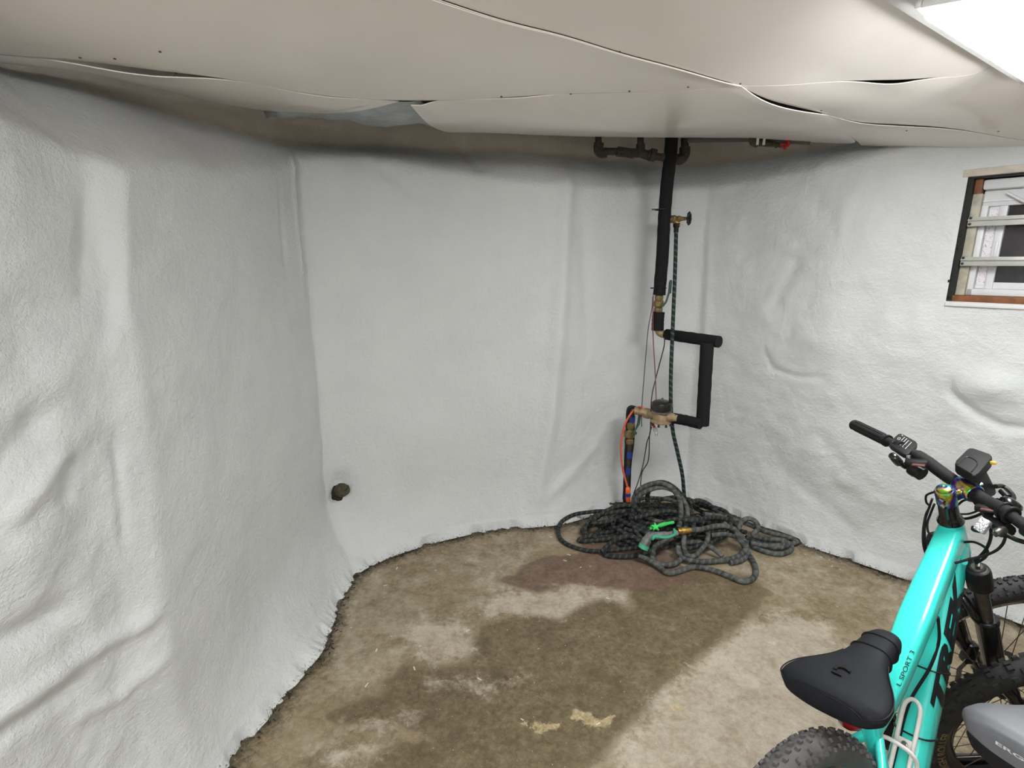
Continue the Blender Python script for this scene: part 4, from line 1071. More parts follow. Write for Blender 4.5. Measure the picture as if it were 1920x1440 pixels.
hose(hp([(1085, 1012, 0.15), (1160, 1006, 0.15), (1260, 985, 0.15), (1340, 985, 0.14), (1400, 1015, 0.12), (1440, 1085, 0.07), (1480, 1165, 0.025), (1525, 1235, 0.016), (1542, 1300, 0.015), (1515, 1350, 0.015), (1450, 1366, 0.015), (1350, 1328, 0.015), (1230, 1285, 0.015), (1110, 1268, 0.015), (1000, 1298, 0.015), (930, 1308, 0.015), (870, 1265, 0.02), (800, 1220, 0.03), (730, 1190, 0.04)]), 0.0145, 'hose_dusty', 8)
# spray nozzle screwed to the front end
def hN(cx, cy, z): return hz(cx, cy, z) - _o3
nb = hN(985, 1020, 0.15)
mb = MB(); mb.tube([hN(1000, 1020, 0.15), hN(1020, 1019, 0.15), hN(1022, 1019, 0.15), hN(1050, 1017, 0.15), hN(1052, 1017, 0.15), hN(1085, 1013, 0.15)], [0.017, 0.017, 0.020, 0.020, 0.016, 0.016], 12); mb.build('brass_coupling', 'bright_brass', gh)
nz_ = MB(); nz_.tube(smooth_path([hN(992, 1030, 0.15), hN(930, 1045, 0.15), (hN(860, 1050, 0.15)), hN(815, 1045, 0.16), hN(790, 1070, 0.14), hN(765, 1125, 0.10)], 5), [0.017] * 6 + [0.021] * 5 + [0.02] * 5 + [0.021] * 5 + [0.026] * 5, 12)
noz = nz_.build('spray_nozzle', 'nozzle_grey', gh, label='dirty grey and green spray nozzle')
mb = MB(); mb.tube(smooth_path([hN(825, 1075, 0.175), hN(840, 1055, 0.18), hN(880, 1060, 0.18), hN(930, 1062, 0.18), hN(978, 1040, 0.17), hN(975, 1005, 0.18)], 5), 0.0075, 8); mb.build('grip_guard', 'nozzle_teal', noz)
mb = MB(); mb.tube(smooth_path([hN(806, 1000, 0.20), hN(845, 990, 0.205), hN(900, 972, 0.20), hN(968, 958, 0.19)], 5), [0.008] * 8 + [0.011] * 4 + [0.009] * 4, 8); mb.build('trigger', 'nozzle_green', noz)
mb = MB(); c = hN(845, 990, 0.215); up_ = np.array([0, -0.55, 0.83]); rt = np.array([1.0, 0, 0]); fw = np.cross(up_, rt)
ring = [c + (rt * math.cos(a) + fw * math.sin(a)) * (0.026 if k % 2 == 0 else 0.011) for k, a in enumerate(np.linspace(0, 2 * math.pi, 11)[:-1] + 0.3)]
mb.loft([[p - up_ * 0.006 for p in ring], [p + up_ * 0.006 for p in ring]]); mb.build('star_knob', 'nozzle_green', noz, smooth=0)
mb = MB(); mb.tube([hN(770, 1112, 0.11), hN(758, 1138, 0.09)], 0.028, 14); mb.build('nozzle_ring', 'nozzle_teal', noz)
# ================================================================== CRUMBS ON THE FLOOR
mb = MB()
def flake(p, s):
    a = random.uniform(0, 3.14); L = s * random.uniform(1, 3.5); w = s * random.uniform(0.4, 0.8)
    d = np.array([math.cos(a), math.sin(a), 0]); e = np.array([-d[1], d[0], 0]); h = np.array([0, 0, s * 0.4])
    b = [p - d * L - e * w, p + d * L * 0.8 - e * w, p + d * L + e * w, p - d * L * 0.7 + e * w]
    mb.hexa([q for q in b], [q + h for q in b])
for (cx, cy) in [(1540, 1090), (1150, 1068), (1390, 220), (1370, 250), (1450, 285), (1500, 280), (1480, 150), (505, 290), (705, 300), (625, 690), (595, 805), (400, 710), (445, 378), (1590, 445), (870, 610), (930, 860), (350, 890), (270, 595), (1300, 130), (1510, 160)]:
    flake(at_z(560 + cx / 2.743, 960 + cy / 2.743, 0.001), 0.0035)
for i in range(120):
    p = np.array([random.uniform(-0.7, 2.2), random.uniform(1.3, 3.1), 0.0008])
    if inside(np.array([p[0]]), np.array([p[1]]), foot_line)[0]: flake(p, random.uniform(0.0008, 0.0017))
for (x, y) in [(1510, 1040), (1555, 1050), (1575, 1068), (1540, 1045), (1560, 1062)]: flake(at_z(x, y, 0.001), 0.003)
o = mb.build('paint_flakes', 'paint_flake', smooth=0); tag(o, 'white paint flakes scattered over the stained concrete', 'debris', kind='stuff')
mb = MB()
for i in range(1700):
    k = random.randrange(len(foot_line)); p = foot_line[k]
    if not (-1.1 < p[0] < 2.4 and p[1] > 1.2): continue
    q = np.array([p[0] + random.gauss(0, 0.014), p[1] + random.gauss(0, 0.014), 0.002]); flake(q, random.uniform(0.0012, 0.004))
for i in range(90):
    q = hz(random.choice((random.gauss(600, 40), random.uniform(560, 1140))), random.uniform(822, 850), 0.16); q = foot_clear(q, 0.0); flake(q, random.uniform(0.003, 0.007))
o = mb.build('dirt_crumbs', 'dirt', smooth=0); tag(o, 'dark crumbs of dirt along the foot of the walls', 'debris', kind='stuff')
# ================================================================== BICYCLES
HA = math.radians(67)
UU = np.array([-math.cos(HA), 0, math.sin(HA)]); NN = np.array([math.sin(HA), 0, math.cos(HA)]); YY = np.array([0, 1.0, 0])
def v3(*a): return np.array(a, float)
def section(c, side, up, w, h, e=2.6, n=24):
    out = []
    for k in range(n):
        t = 2 * math.pi * k / n; a, b = math.cos(t), math.sin(t)
        out.append(c + side * (w / 2 * math.copysign(abs(a) ** (2 / e), a)) + up * (h / 2 * math.copysign(abs(b) ** (2 / e), b)))
    return out
def sweep(mb, pts, wh, e=2.6, n=24, k=6, side=YY):
    """tube of changing width and height; pts in the bike's x-z plane (y may differ)"""
    P = smooth_path(pts, k) if len(pts) > 2 else [np.asarray(p, float) for p in pts]
    m = len(P); src = np.linspace(0, 1, len(wh)); u = np.linspace(0, 1, m)
    ws = np.interp(u, src, [q[0] for q in wh]); hs = np.interp(u, src, [q[1] for q in wh])
    rings = []
    for i in range(m):
        t = P[min(i + 1, m - 1)] - P[max(i - 1, 0)]; t = t / np.linalg.norm(t)
        s_ = side - t * np.dot(side, t); s_ /= np.linalg.norm(s_)
        up = np.cross(t, s_)
        rings.append(section(P[i], s_, up, ws[i], hs[i], e, n))
    mb.loft(rings); return mb
def text_mesh(txt, size, bold=0.0, shear=0.0):
    cu = bpy.data.curves.new('lettering', 'FONT'); cu.body = txt; cu.size = size; cu.offset = bold; cu.shear = shear; cu.align_x = 'CENTER'; cu.align_y = 'CENTER'; cu.resolution_u = 3
    ob = bpy.data.objects.new('lettering', cu); C.objects.link(ob)
    dg = bpy.context.evaluated_depsgraph_get(); dg.update()
    me = bpy.data.meshes.new_from_object(ob.evaluated_get(dg))
    bm = bmesh.new(); bm.from_mesh(me)
    bmesh.ops.triangulate(bm, faces=bm.faces[:])
    for _ in range(2):
        es = [e for e in bm.edges if e.calc_length() > size * 0.18]
        if es: bmesh.ops.subdivide_edges(bm, edges=es, cuts=1)
    bmesh.ops.triangulate(bm, faces=bm.faces[:])
    bm.verts.index_update()
    V = [np.array(v.co) for v in bm.verts]; F = [tuple(v.index for v in f.verts) for f in bm.faces]
    bm.free(); C.objects.unlink(ob); bpy.data.objects.remove(ob); bpy.data.meshes.remove(me)
    return V, F
def make_wheel(root, c, R, tf, tyre_mat, tread, rear=False, side_text=None, rotor=True):
    """wheel in the x-z plane about c; tf maps bike points (steering)"""
    rt = 0.029; rc = R - 0.004 - rt; nA = 96
    def pt(th, rad, y): return tf(c + v3(math.sin(th) * rad, y, math.cos(th) * rad))
    rim_r = R - 0.068
    mb = MB(); rings = []
    for k in range(nA):
        th = 2 * math.pi * k / nA
        rings.append([pt(th, rim_r + dr, y) for dr, y in ((0.006, -0.014), (0.010, -0.0155), (0.010, 0.0155), (0.006, 0.014), (-0.010, 0.009), (-0.014, 0), (-0.010, -0.009))])
    mb.loft(rings + [rings[0]], False, False)
    wheel = mb.build('wheel', 'black_gloss', root, smooth=50)
    mb = MB(); rings = []
    sec = [(rim_r + 0.007, -0.013)] + [(rc + rt * math.cos(a), rt * 1.02 * math.sin(a)) for a in np.radians(np.linspace(-125, 125, 15))] + [(rim_r + 0.007, 0.013)]
    for k in range(nA):
        th = 2 * math.pi * k / nA; rings.append([pt(th, r_, y_) for r_, y_ in sec])
    mb.loft(rings + [rings[0]], False, False, closed=False)
    def knob(th, ph, lt, wl, hh):
        r0 = rc + rt * math.cos(ph); y0 = rt * 1.02 * math.sin(ph)
        def q(dt, dw, hgt):
            p2 = ph + dw / rt; rr = rc + (rt + hgt) * math.cos(p2); yy = (rt + hgt) * 1.02 * math.sin(p2)
            return pt(th + dt / R, rr, yy)
        s_ = 0.75
        b = [q(-lt, -wl, -0.001), q(lt, -wl, -0.001), q(lt, wl, -0.001), q(-lt, wl, -0.001)]
        t_ = [q(-lt * s_, -wl * s_, hh), q(lt * s_, -wl * s_, hh), q(lt * s_, wl * s_, hh), q(-lt * s_, wl * s_, hh)]
        mb.hexa(b, t_)
    if tread == 'small':
        N = 58
        for k in range(N):
            th = 2 * math.pi * k / N; h2 = math.pi / N
            for ph, o_ in ((-0.2, 0), (0.2, 0), (0.0, 1), (-0.62, 1), (0.62, 1), (-0.98, 0), (0.98, 0), (-1.12, 1), (1.12, 1)):
                knob(th + o_ * h2, ph, 0.0046 if abs(ph) < 0.9 else 0.006, 0.0040, 0.0045)
    else:
        N = 44
        for k in range(N):
            th = 2 * math.pi * k / N; h2 = math.pi / N
            for ph, o_ in ((-0.19, 0), (0.19, 0), (-0.55, 1), (0.55, 1), (-1.0, 0.2), (1.0, 0.2)):
                knob(th + o_ * h2, ph, 0.0078 if abs(ph) < 0.9 else 0.0085, 0.0052, 0.0075)
    ty = mb.build('tyre', tyre_mat, wheel, smooth=35)
    if side_text:
        V, Fc = text_mesh(side_text[0], 0.030, 0.0006)
        mt = MB(); sg = side_text[2]
        W = []
        for v in V:
            th = side_text[1] - sg * (v[0] / (R - 0.042)); rr = R - 0.040 + v[1]
            # follow the bulge of the sidewall
            cc = np.clip((rr - rc) / rt, -0.95, 0.95); yy = math.sqrt(1 - cc * cc) * rt * 1.02 + 0.0008
            W.append(pt(th, rr, sg * yy))
        mt.add(W, Fc); mt.build('sidewall_lettering', 'decal_tan', wheel, smooth=0)
    nS_ = 32
    for k in range(nS_):
        mb = MB()
        sgn = 1 if k % 2 else -1; th = 2 * math.pi * k / nS_; off = 0.9 * (1 if (k // 2) % 2 else -1)
        a = tf(c + v3(math.sin(th + off) * 0.024, sgn * 0.028, math.cos(th + off) * 0.024)); b = tf(c + v3(math.sin(th) * (rim_r - 0.012), 0, math.cos(th) * (rim_r - 0.012)))
        mb.tube([a, b], 0.00115, 5); mb.build('spoke', 'dark_steel', wheel)
    mb = MB(); ax_ = tf(c + YY * 0.05) - tf(c - YY * 0.05)
    mb.lathe(tf(c - YY * 0.055), ax_, [(0, 0.010), (0.02, 0.011), (0.024, 0.027), (0.029, 0.027), (0.034, 0.016), (0.076, 0.016), (0.081, 0.027), (0.086, 0.027), (0.09, 0.011), (0.11, 0.010)], 16)
    mb.build('hub', 'black_gloss', wheel, smooth=30)
    if rotor:
        mb = MB(); rings = []
        for k in range(48):
            th = 2 * math.pi * k / 48; o_ = 0.002 * math.sin(th * 12)
            rings.append([pt(th, r_ + o_, y_) for r_, y_ in ((0.074, 0.041), (0.09, 0.041), (0.09, 0.043), (0.074, 0.043))])
        mb.loft(rings + [rings[0]], False, False)
        for k in range(6): mb.tube([pt(k * math.pi / 3, 0.02, 0.042), pt(k * math.pi / 3 + 0.35, 0.076, 0.042)], 0.0028, 5)
        mb.build('brake_rotor', 'steel', wheel, smooth=30)
    return wheel
def make_bike(cfg):
    R, WB, sz_, steer = cfg['R'], cfg['WB'], cfg['sz'], cfg['steer']
    root = thing('bicycle', cfg['label'], 'bicycle', cfg['loc'], (cfg['lean'], 0, cfg['hd']), 'bicycles')
    paint = cfg['paint']
    fa = v3(WB, 0, R); A0 = fa - 0.044 * NN
    cr = A0 + 0.51 * UU; ht = cr + 0.125 * UU; st = ht + 0.10 * UU
    cs, sn = math.cos(steer), math.sin(steer)
    def tf(P):
        d = np.asarray(P, float) - A0
        return A0 + d * cs + np.cross(UU, d) * sn + UU * np.dot(UU, d) * (1 - cs)
    idf = lambda P: np.asarray(P, float)
    def steered(mb): mb.v = [tuple(tf(p)) for p in mb.v]; return mb
    bb = v3(0.44, 0, 0.31 * R / 0.381); ra = v3(0, 0, R)
    sx = 0.44 - (sz_ - bb[2]) * math.tan(math.radians(16)); sc = v3(0.44 - (cfg['sc_z'] - bb[2]) * math.tan(math.radians(16)), 0, cfg['sc_z'])
    info = dict(root=root, tf=tf, fa=fa, cr=cr, ht=ht, st=st, bb=bb, ra=ra, sx=sx, sc=sc)
    # ---- frame
    mb = MB()
    mb.lathe(cr + 0.004 * UU, UU, [(0, 0.0285), (0.02, 0.031), (0.06, 0.029), (0.105, 0.027), (0.121, 0.0265)], 22)
    tt0 = ht - 0.038 * UU; tt1 = sc + v3(0.0, 0, -0.012)
    mid = (tt0 + tt1) / 2 + v3(0, 0, cfg.get('tt_bow', 0.012))
    q3 = tt1 * 0.8 + tt0 * 0.2 + v3(0, 0, -0.006)
    tt_pts = [tt0, mid, q3, tt1]; tt_wh = cfg['tt_wh']
    sweep(mb, tt_pts, tt_wh, cfg.get('tt_e', 3.0), 32)
    d0 = cr + 0.045 * UU - 0.005 * NN; d1 = bb + v3(0.015, 0, 0.03)
    dt_pts = [d0, (d0 + d1) / 2 + v3(0.006, 0, -0.006), d1]; dt_wh = cfg['dt_wh']
    sweep(mb, dt_pts, dt_wh, 3.0)
    sd = (sc - bb) / np.linalg.norm(sc - bb)
    sweep(mb, [bb + sd * 0.02, sc + sd * 0.045], [(0.038, 0.042), (0.036, 0.038)], 2.2)
    mb.lathe(bb - YY * 0.04, YY, [(0, 0.026), (0.005, 0.03), (0.075, 0.03), (0.08, 0.026)], 18)
    for s_ in (-1, 1):
        sweep(mb, [sc - sd * 0.035 + YY * 0.012 * s_, sc * 0.72 + ra * 0.28 + YY * 0.055 * s_ + v3(0, 0, 0.0), sc * 0.3 + ra * 0.7 + YY * 0.066 * s_, ra + YY * 0.068 * s_ + v3(0, 0, 0.01)], [(0.018, 0.024), (0.016, 0.022), (0.016, 0.02)], 2.2, 14)
        sweep(mb, [bb + YY * 0.026 * s_ + v3(-0.015, 0, 0), bb * 0.62 + ra * 0.38 + YY * 0.05 * s_, ra + YY * 0.068 * s_], [(0.02, 0.036), (0.02, 0.028), (0.018, 0.024)], 2.4, 14)
        mb.box(ra + YY * 0.068 * s_, (0.05, 0.008, 0.05), bev=0.003)
    br = sc * 0.72 + ra * 0.28
    sweep(mb, [br - YY * 0.055, br + v3(0.012, 0, 0.01), br + YY * 0.055], [(0.018, 0.018), (0.018, 0.018)], 2.2, 12, side=v3(0, 0, 1))
    frame = mb.build('frame', paint, root, smooth=45); info['frame'] = frame
    # ---- fork
    mb = MB(); up65 = 0.066
    for s_ in (-1, 1):
        base = fa + YY * up65 * s_ - 0.044 * NN * 0
        top_l = A0 + YY * up65 * s_ + 0.345 * UU
        mb.tube(smooth_path([fa + YY * up65 * s_ - UU * 0.012, A0 + 0.06 * UU + 0.028 * NN + YY * up65 * s_, A0 + 0.14 * UU + 0.006 * NN + YY * up65 * s_, A0 + 0.20 * UU + YY * up65 * s_, top_l], 4), [0.018] * 4 + [0.022] * 5 + [0.0255] * 8, 16)
        mb.lathe(top_l - UU * 0.006, UU, [(0, 0.0255), (0.004, 0.028), (0.012, 0.028), (0.016, 0.024)], 18)
    rise = R - 0.345 + 0.045
    arch = [A0 + YY * up65 + 0.335 * UU - NN * 0.012, A0 + YY * 0.062 + (0.345 + rise * 0.5) * UU - NN * 0.030, A0 + YY * 0.035 + (0.345 + rise) * UU - NN * 0.034, A0 - YY * 0.035 + (0.345 + rise) * UU - NN * 0.034, A0 - YY * 0.062 + (0.345 + rise * 0.5) * UU - NN * 0.030, A0 - YY * up65 + 0.335 * UU - NN * 0.012]
    mb.tube(smooth_path(arch, 5), 0.0115, 10)
    mb.box(fa + YY * 0.066, (0.04, 0.012, 0.035), bev=0.003); mb.box(fa - YY * 0.066, (0.04, 0.012, 0.035), bev=0.003)
    fork = steered(mb).build('fork', 'black_gloss', root, smooth=45)
    mb = MB(); crw = cr - 0.012 * UU
    sweep(mb, [crw - YY * 0.088 + 0.012 * UU, crw - YY * 0.066 + 0.012 * UU, crw, crw + YY * 0.066 + 0.012 * UU, crw + YY * 0.088 + 0.012 * UU], [(0.030, 0.030), (0.054, 0.048), (0.05, 0.036), (0.054, 0.048), (0.030, 0.030)], 2.6, 18, side=NN)
    for s_ in (-1, 1): mb.lathe(A0 + YY * up65 * s_ + 0.462 * UU, UU, [(0, 0.024), (0.004, 0.0275), (0.056, 0.0275), (0.064, 0.025), (0.067, 0.018)], 20)
    steered(mb).build('fork_crown', 'black_plastic', fork, smooth=40)
    for s_ in (-1, 1):
        mb = MB(); mb.tube([A0 + YY * up65 * s_ + 0.33 * UU, A0 + YY * up65 * s_ + 0.47 * UU], 0.0165, 16)
        steered(mb).build('stanchion', 'dark_steel', fork)
        mb = MB(); c = A0 + YY * up65 * s_ + 0.525 * UU
        mb.lathe(c, UU, [(0, 0.016), (0.006, 0.016), (0.009, 0.012)], 16)
        if s_ < 0: mb.box(c + UU * 0.013 + NN * 0.004, (0.026, 0.008, 0.012), Matrix.Rotation(-0.4, 3, 'Y') @ Matrix.Rotation(0.9, 3, 'Z'), 0.002)
        steered(mb).build('fork_knob', 'dark_steel' if s_ < 0 else 'black_plastic', fork, smooth=35)
    mb = MB(); mb.box(fa + YY * 0.052 + UU * 0.085 - NN * 0.03, (0.03, 0.03, 0.07), bev=0.006); steered(mb).build('brake_caliper', 'black_plastic', fork, smooth=35)
    mb = MB(); mb.tube(smooth_path([tf(A0 + YY * 0.09 + 0.47 * UU), tf(A0 + YY * 0.098 + 0.30 * UU - NN * 0.02), tf(A0 + YY * 0.095 + 0.2 * UU - NN * 0.03), tf(fa + YY * 0.07 + UU * 0.115 - NN * 0.03)], 5), 0.0032, 7); mb.build('brake_hose', 'black_rubber', fork)
    # ---- wheels
    make_wheel(root, fa, R, tf, cfg['tyre_f'], cfg['tread'], side_text=cfg.get('side_text'))
    make_wheel(root, ra, R, idf, cfg['tyre_r'], cfg['tread'], True)
    # ---- cockpit
    mb = MB(); mb.lathe(ht - 0.002 * UU, UU, [(0, 0.029), (0.004, 0.0295), (0.016, 0.024), (0.022, 0.022), (0.058, 0.021)], 22); mb.build('headset_spacers', 'black_gloss', root, smooth=35)
    BC = st - 0.022 * UU + 0.052 * NN
    mb = MB()
    mb.lathe(st - 0.046 * UU, UU, [(0, 0.020), (0.003, 0.0225), (0.042, 0.0225), (0.046, 0.020)], 22)
    sweep(mb, [st - 0.024 * UU + 0.005 * NN, st - 0.024 * UU + 0.030 * NN, BC - 0.004 * NN], [(0.034, 0.034), (0.030, 0.030), (0.052, 0.040)], 2.8, 18)
    mb.lathe(BC - YY * 0.027, YY, [(0, 0.021), (0.003, 0.0235), (0.051, 0.0235), (0.054, 0.021)], 22)
    mb.lathe(st, UU, [(0, 0.018), (0.005, 0.017), (0.008, 0.013), (0.009, 0.006), (0.006, 0.004)], 20)
    stem = steered(mb).build('stem', cfg['stem'], root, smooth=40)
    for s_ in (-1, 1):
        for zz in (-1, 1):
            mb = MB(); mb.lathe(BC + YY * 0.019 * s_ + UU * 0.017 * zz + NN * 0.016, NN, [(0, 0.005), (0.008, 0.005), (0.009, 0.003)], 8); steered(mb).build('stem_bolt', 'chrome', stem, smooth=30)
        mb = MB(); mb.lathe(st - UU * (0.015 if s_ > 0 else 0.034) - NN * 0.021 - YY * 0.012, -YY, [(0, 0.0045), (0.012, 0.0045)], 8); steered(mb).build('stem_bolt', 'chrome', stem, smooth=30)
    ctr = st - 0.01 * UU + 0.05 * NN
    def bar(y): # centre line of the handlebar
        a = abs(y); f = min(max((a - 0.05) / 0.11, 0), 1); f = f * f * (3 - 2 * f)
        return BC * (1 - f) + (ctr + 0.02 * UU - 0.012 * NN) * f - NN * max(a - 0.12, 0) * 0.127 + YY * (y - BC[1])
    info['bar'] = bar
    mb = MB(); ys_ = np.concatenate([np.linspace(-0.385, -0.03, 26), np.linspace(-0.02, 0.02, 5), np.linspace(0.03, 0.385, 26)])
    mb.tube([bar(y) for y in ys_], [0.0159 if abs(y) < 0.05 else (0.0165 if abs(y) < 0.15 else 0.0118) for y in ys_], 16)
    hbar = steered(mb).build('handlebar', 'grip_rubber' if cfg['detail'] else 'black_gloss', root, smooth=45); info['hbar'] = hbar
    for s_ in (-1, 1):
        mb = MB(); yy = np.linspace(0.245, 0.385, 29)
        rr = [0.0185 if k in (0, 1) else (0.0165 if k % 2 else 0.0158) for k in range(27)] + [0.017, 0.014]
        mb.tube([bar(s_ * y) for y in yy], rr, 20)
        for k in range(10):
            a = 2 * math.pi * k / 10
            q = [bar(s_ * y) + (UU * math.cos(a) + NN * math.sin(a)) * 0.0166 for y in (0.26, 0.37)]
            mb.tube(q, 0.0012, 4)
        steered(mb).build('grip', 'grip_rubber', hbar, smooth=40)
        mb = MB()
        cl = bar(s_ * 0.205); mb.lathe(cl - YY * 0.009, YY, [(0, 0.0155), (0.002, 0.018), (0.016, 0.018), (0.018, 0.0155)], 18)
        bo = bar(s_ * 0.175) + NN * 0.030 - UU * 0.012
        mb.tube(smooth_path([bar(s_ * 0.205) + NN * 0.008 - UU * 0.014, bar(s_ * 0.19) + NN * 0.018 - UU * 0.026, bar(s_ * 0.13) + NN * 0.018 - UU * 0.030], 4), [0.010] * 5 + [0.0135] * 4, 12)
        lv = mb
        piv = bar(s_ * 0.20) + NN * 0.022 - UU * 0.028
        steered(lv).build('brake_mount', 'black_plastic', hbar, smooth=40)
        mb = MB(); mb.tube(smooth_path([piv, bar(s_ * 0.245) + NN * 0.038 - UU * 0.050, bar(s_ * 0.30) + NN * 0.036 - UU * 0.050, bar(s_ * 0.345) + NN * 0.038 - UU * 0.054], 6), [0.0075] * 8 + [0.006] * 8 + [0.007] * 3, 10)
        steered(mb).build('brake_lever', 'black_plastic', hbar, smooth=40)
    # ---- drivetrain
    mb = MB(); mb.lathe(bb - YY * 0.06, YY, [(0, 0.012), (0.12, 0.012)], 12)
    for s_, an in ((-1, 0.5), (1, 0.5 + math.pi)):
        d_ = v3(math.cos(an), 0, -math.sin(an)); mb.tube([bb + YY * 0.058 * s_, bb + YY * 0.07 * s_ + d_ * 0.17], [0.014, 0.011], 10)
    cra = mb.build('crankset', 'black_plastic', root, smooth=40)
    mb = MB(); rings = []
    for k in range(72):
        th = 2 * math.pi * k / 72; r_ = 0.072 + (0.004 if k % 2 else 0.0)
        rings.append([bb + v3(math.cos(th) * q, -0.048 + y_, math.sin(th) * q) for q, y_ in ((0.05, -0.0015), (r_, -0.0015), (r_, 0.0015), (0.05, 0.0015))])
    mb.loft(rings + [rings[0]], False, False)
    for k in range(5): mb.tube([bb - YY * 0.048, bb + v3(math.cos(k * 1.257) * 0.055, -0.048, math.sin(k * 1.257) * 0.055)], 0.006, 6)
    mb.build('chainring', 'dark_steel', cra, smooth=30)
    for s_, an in ((-1, 0.5), (1, 0.5 + math.pi)):
        d_ = v3(math.cos(an), 0, -math.sin(an)); c = bb + YY * (0.07 + 0.055) * s_ + d_ * 0.17
        mb = MB(); mb.box(c, (0.09, 0.095, 0.018), bev=0.004); mb.build('pedal', 'black_plastic', cra, smooth=30)
    mb = MB()
    for q in range(7): mb.lathe(ra - YY * (0.052 - 0.0045 * q), YY, [(0, 0.022 + 0.006 * q), (0.0018, 0.022 + 0.006 * q)], 24)
    mb.build('cassette', 'dark_steel', root, smooth=20)
    mb = MB(); tA, tB = bb + v3(0, -0.048, 0.074), ra + v3(0, -0.045, 0.035); bA, bB = bb + v3(0, -0.048, -0.074), ra + v3(0.06, -0.045, -0.11)
    arcp = [bb + v3(math.cos(a) * 0.074, -0.048, math.sin(a) * 0.074) for a in np.linspace(math.pi / 2, -math.pi / 2, 12)]
    arcr = [ra + v3(math.cos(a) * 0.036, -0.045, math.sin(a) * 0.036) for a in np.linspace(-2.6, -4.71, 8)]
    mb.tube([tA] + arcp[1:-1] + [bA, bB, ra + v3(0.03, -0.045, -0.10), ra + v3(0.035, -0.045, -0.06)] + arcr + [tB, tA], 0.0035, 6); mb.build('chain', 'dark_steel', root)
    mb = MB(); mb.tube(smooth_path([ra + v3(0.01, -0.06, -0.02), ra + v3(0.03, -0.055, -0.05), ra + v3(0.055, -0.045, -0.12)], 4), [0.012] * 4 + [0.008] * 5, 8); mb.build('derailleur', 'black_plastic', root)
    lz = cfg['lean']; kx = ra + v3(0.14, 0.075, -0.08)
    gl = v3(0.10, 0.21, 0) # foot of the stand, moved down to the ground below
    gy = 0.21; gz = -(gy * math.sin(lz)) / math.cos(lz) + 0.008
    mb = MB(); mb.tube([kx, v3(0.11, gy, gz + 0.004), v3(0.085, gy + 0.005, gz)], [0.008, 0.008, 0.009], 10); mb.tube([ra + v3(0.06, 0.07, -0.02), kx], 0.009, 8); mb.build('kickstand', 'black_plastic', root)
    # ---- seat post
    mb = MB(); mb.tube([sc + sd * 0.0, v3(sx, 0, sz_ - 0.06)], 0.0152, 14); mb.lathe(sc + sd * 0.036, sd, [(0, 0.021), (0.003, 0.023), (0.016, 0.023), (0.018, 0.0205)], 18)
    mb.box(v3(sx, 0, sz_ - 0.055), (0.05, 0.03, 0.022), bev=0.004)
    for s_ in (-1, 1): mb.tube([v3(sx - 0.07, 0.022 * s_, sz_ - 0.045), v3(sx + 0.02, 0.022 * s_, sz_ - 0.05), v3(sx + 0.09, 0.012 * s_, sz_ - 0.03)], 0.0035, 7)
    mb.build('seatpost', 'black_plastic', root, smooth=40)
    return info
def saddle_loft(sx, sz_, stations, e=2.5, n=30, twist=None):
    """stations: (x, half width, top z offset, skirt depth)"""
    xs = [q[0] for q in stations]; X = np.linspace(xs[0], xs[-1], 46)
    X = np.interp(np.linspace(0, 1, 46), np.linspace(0, 1, len(xs)), xs)
    def ip(k): return gsmooth(np.interp(X, xs, [q[k] for q in stations]), 1.2, 0)
    w, zt, dp_ = ip(1), ip(2), ip(3)
    w[0] = stations[0][1]; w[-1] = stations[-1][1]
    rings = []
    for i, x in enumerate(X):
        ring = []
        for k in range(n):
            t = 2 * math.pi * k / n; a, b = math.cos(t), math.sin(t)
            yy = w[i] * math.copysign(abs(a) ** (2 / e), a)
            if b >= 0: zz = zt[i] - 0.022 + 0.022 * abs(b) ** (2 / e)
            else:
                zz = zt[i] - 0.022 - (dp_[i] - 0.022) * abs(b) ** 0.5
                yy *= 1 - 0.16 * abs(b)
            ring.append(v3(sx + x, yy, sz_ + zz))
        rings.append(ring)
    return rings

# ------------------------------------------------------------------ the turquoise bicycle
B1 = dict(R=0.381, WB=1.129, sz=0.80, sc_z=0.64, steer=-0.666, lean=-0.159, hd=0.615, loc=(0.540, 0.658, 0.0), paint='paint_turquoise', stem='oilslick', detail=True,
          tt_wh=[(0.058, 0.060), (0.066, 0.050), (0.054, 0.044), (0.036, 0.036)], dt_wh=[(0.060, 0.085), (0.072, 0.078), (0.078, 0.080)], tt_bow=0.004, tt_e=4.2,
          tyre_f='tyre_rubber', tyre_r='dusty_tyre', tread='small', label='turquoise mountain bicycle with a black saddle cover leaning on its kickstand')
b1 = make_bike(B1)
_R1 = Matrix.Rotation(B1['hd'], 3, 'Z') @ Matrix.Rotation(B1['lean'], 3, 'X'); _R1i = _R1.inverted()
def L1(x, y, d): return np.array(_R1i @ (Vector(at_d(x, y, d)) - Vector(B1['loc'])))
def W1_(p): return np.array(_R1 @ Vector(tuple(p)) + Vector(B1['loc']))
def depth(p):
    q = W1_(p); return q[1] * cP - (q[2] - CAM_H) * sP
root, tf, sx, sz1, bar = b1['root'], b1['tf'], b1['sx'], B1['sz'], b1['bar']
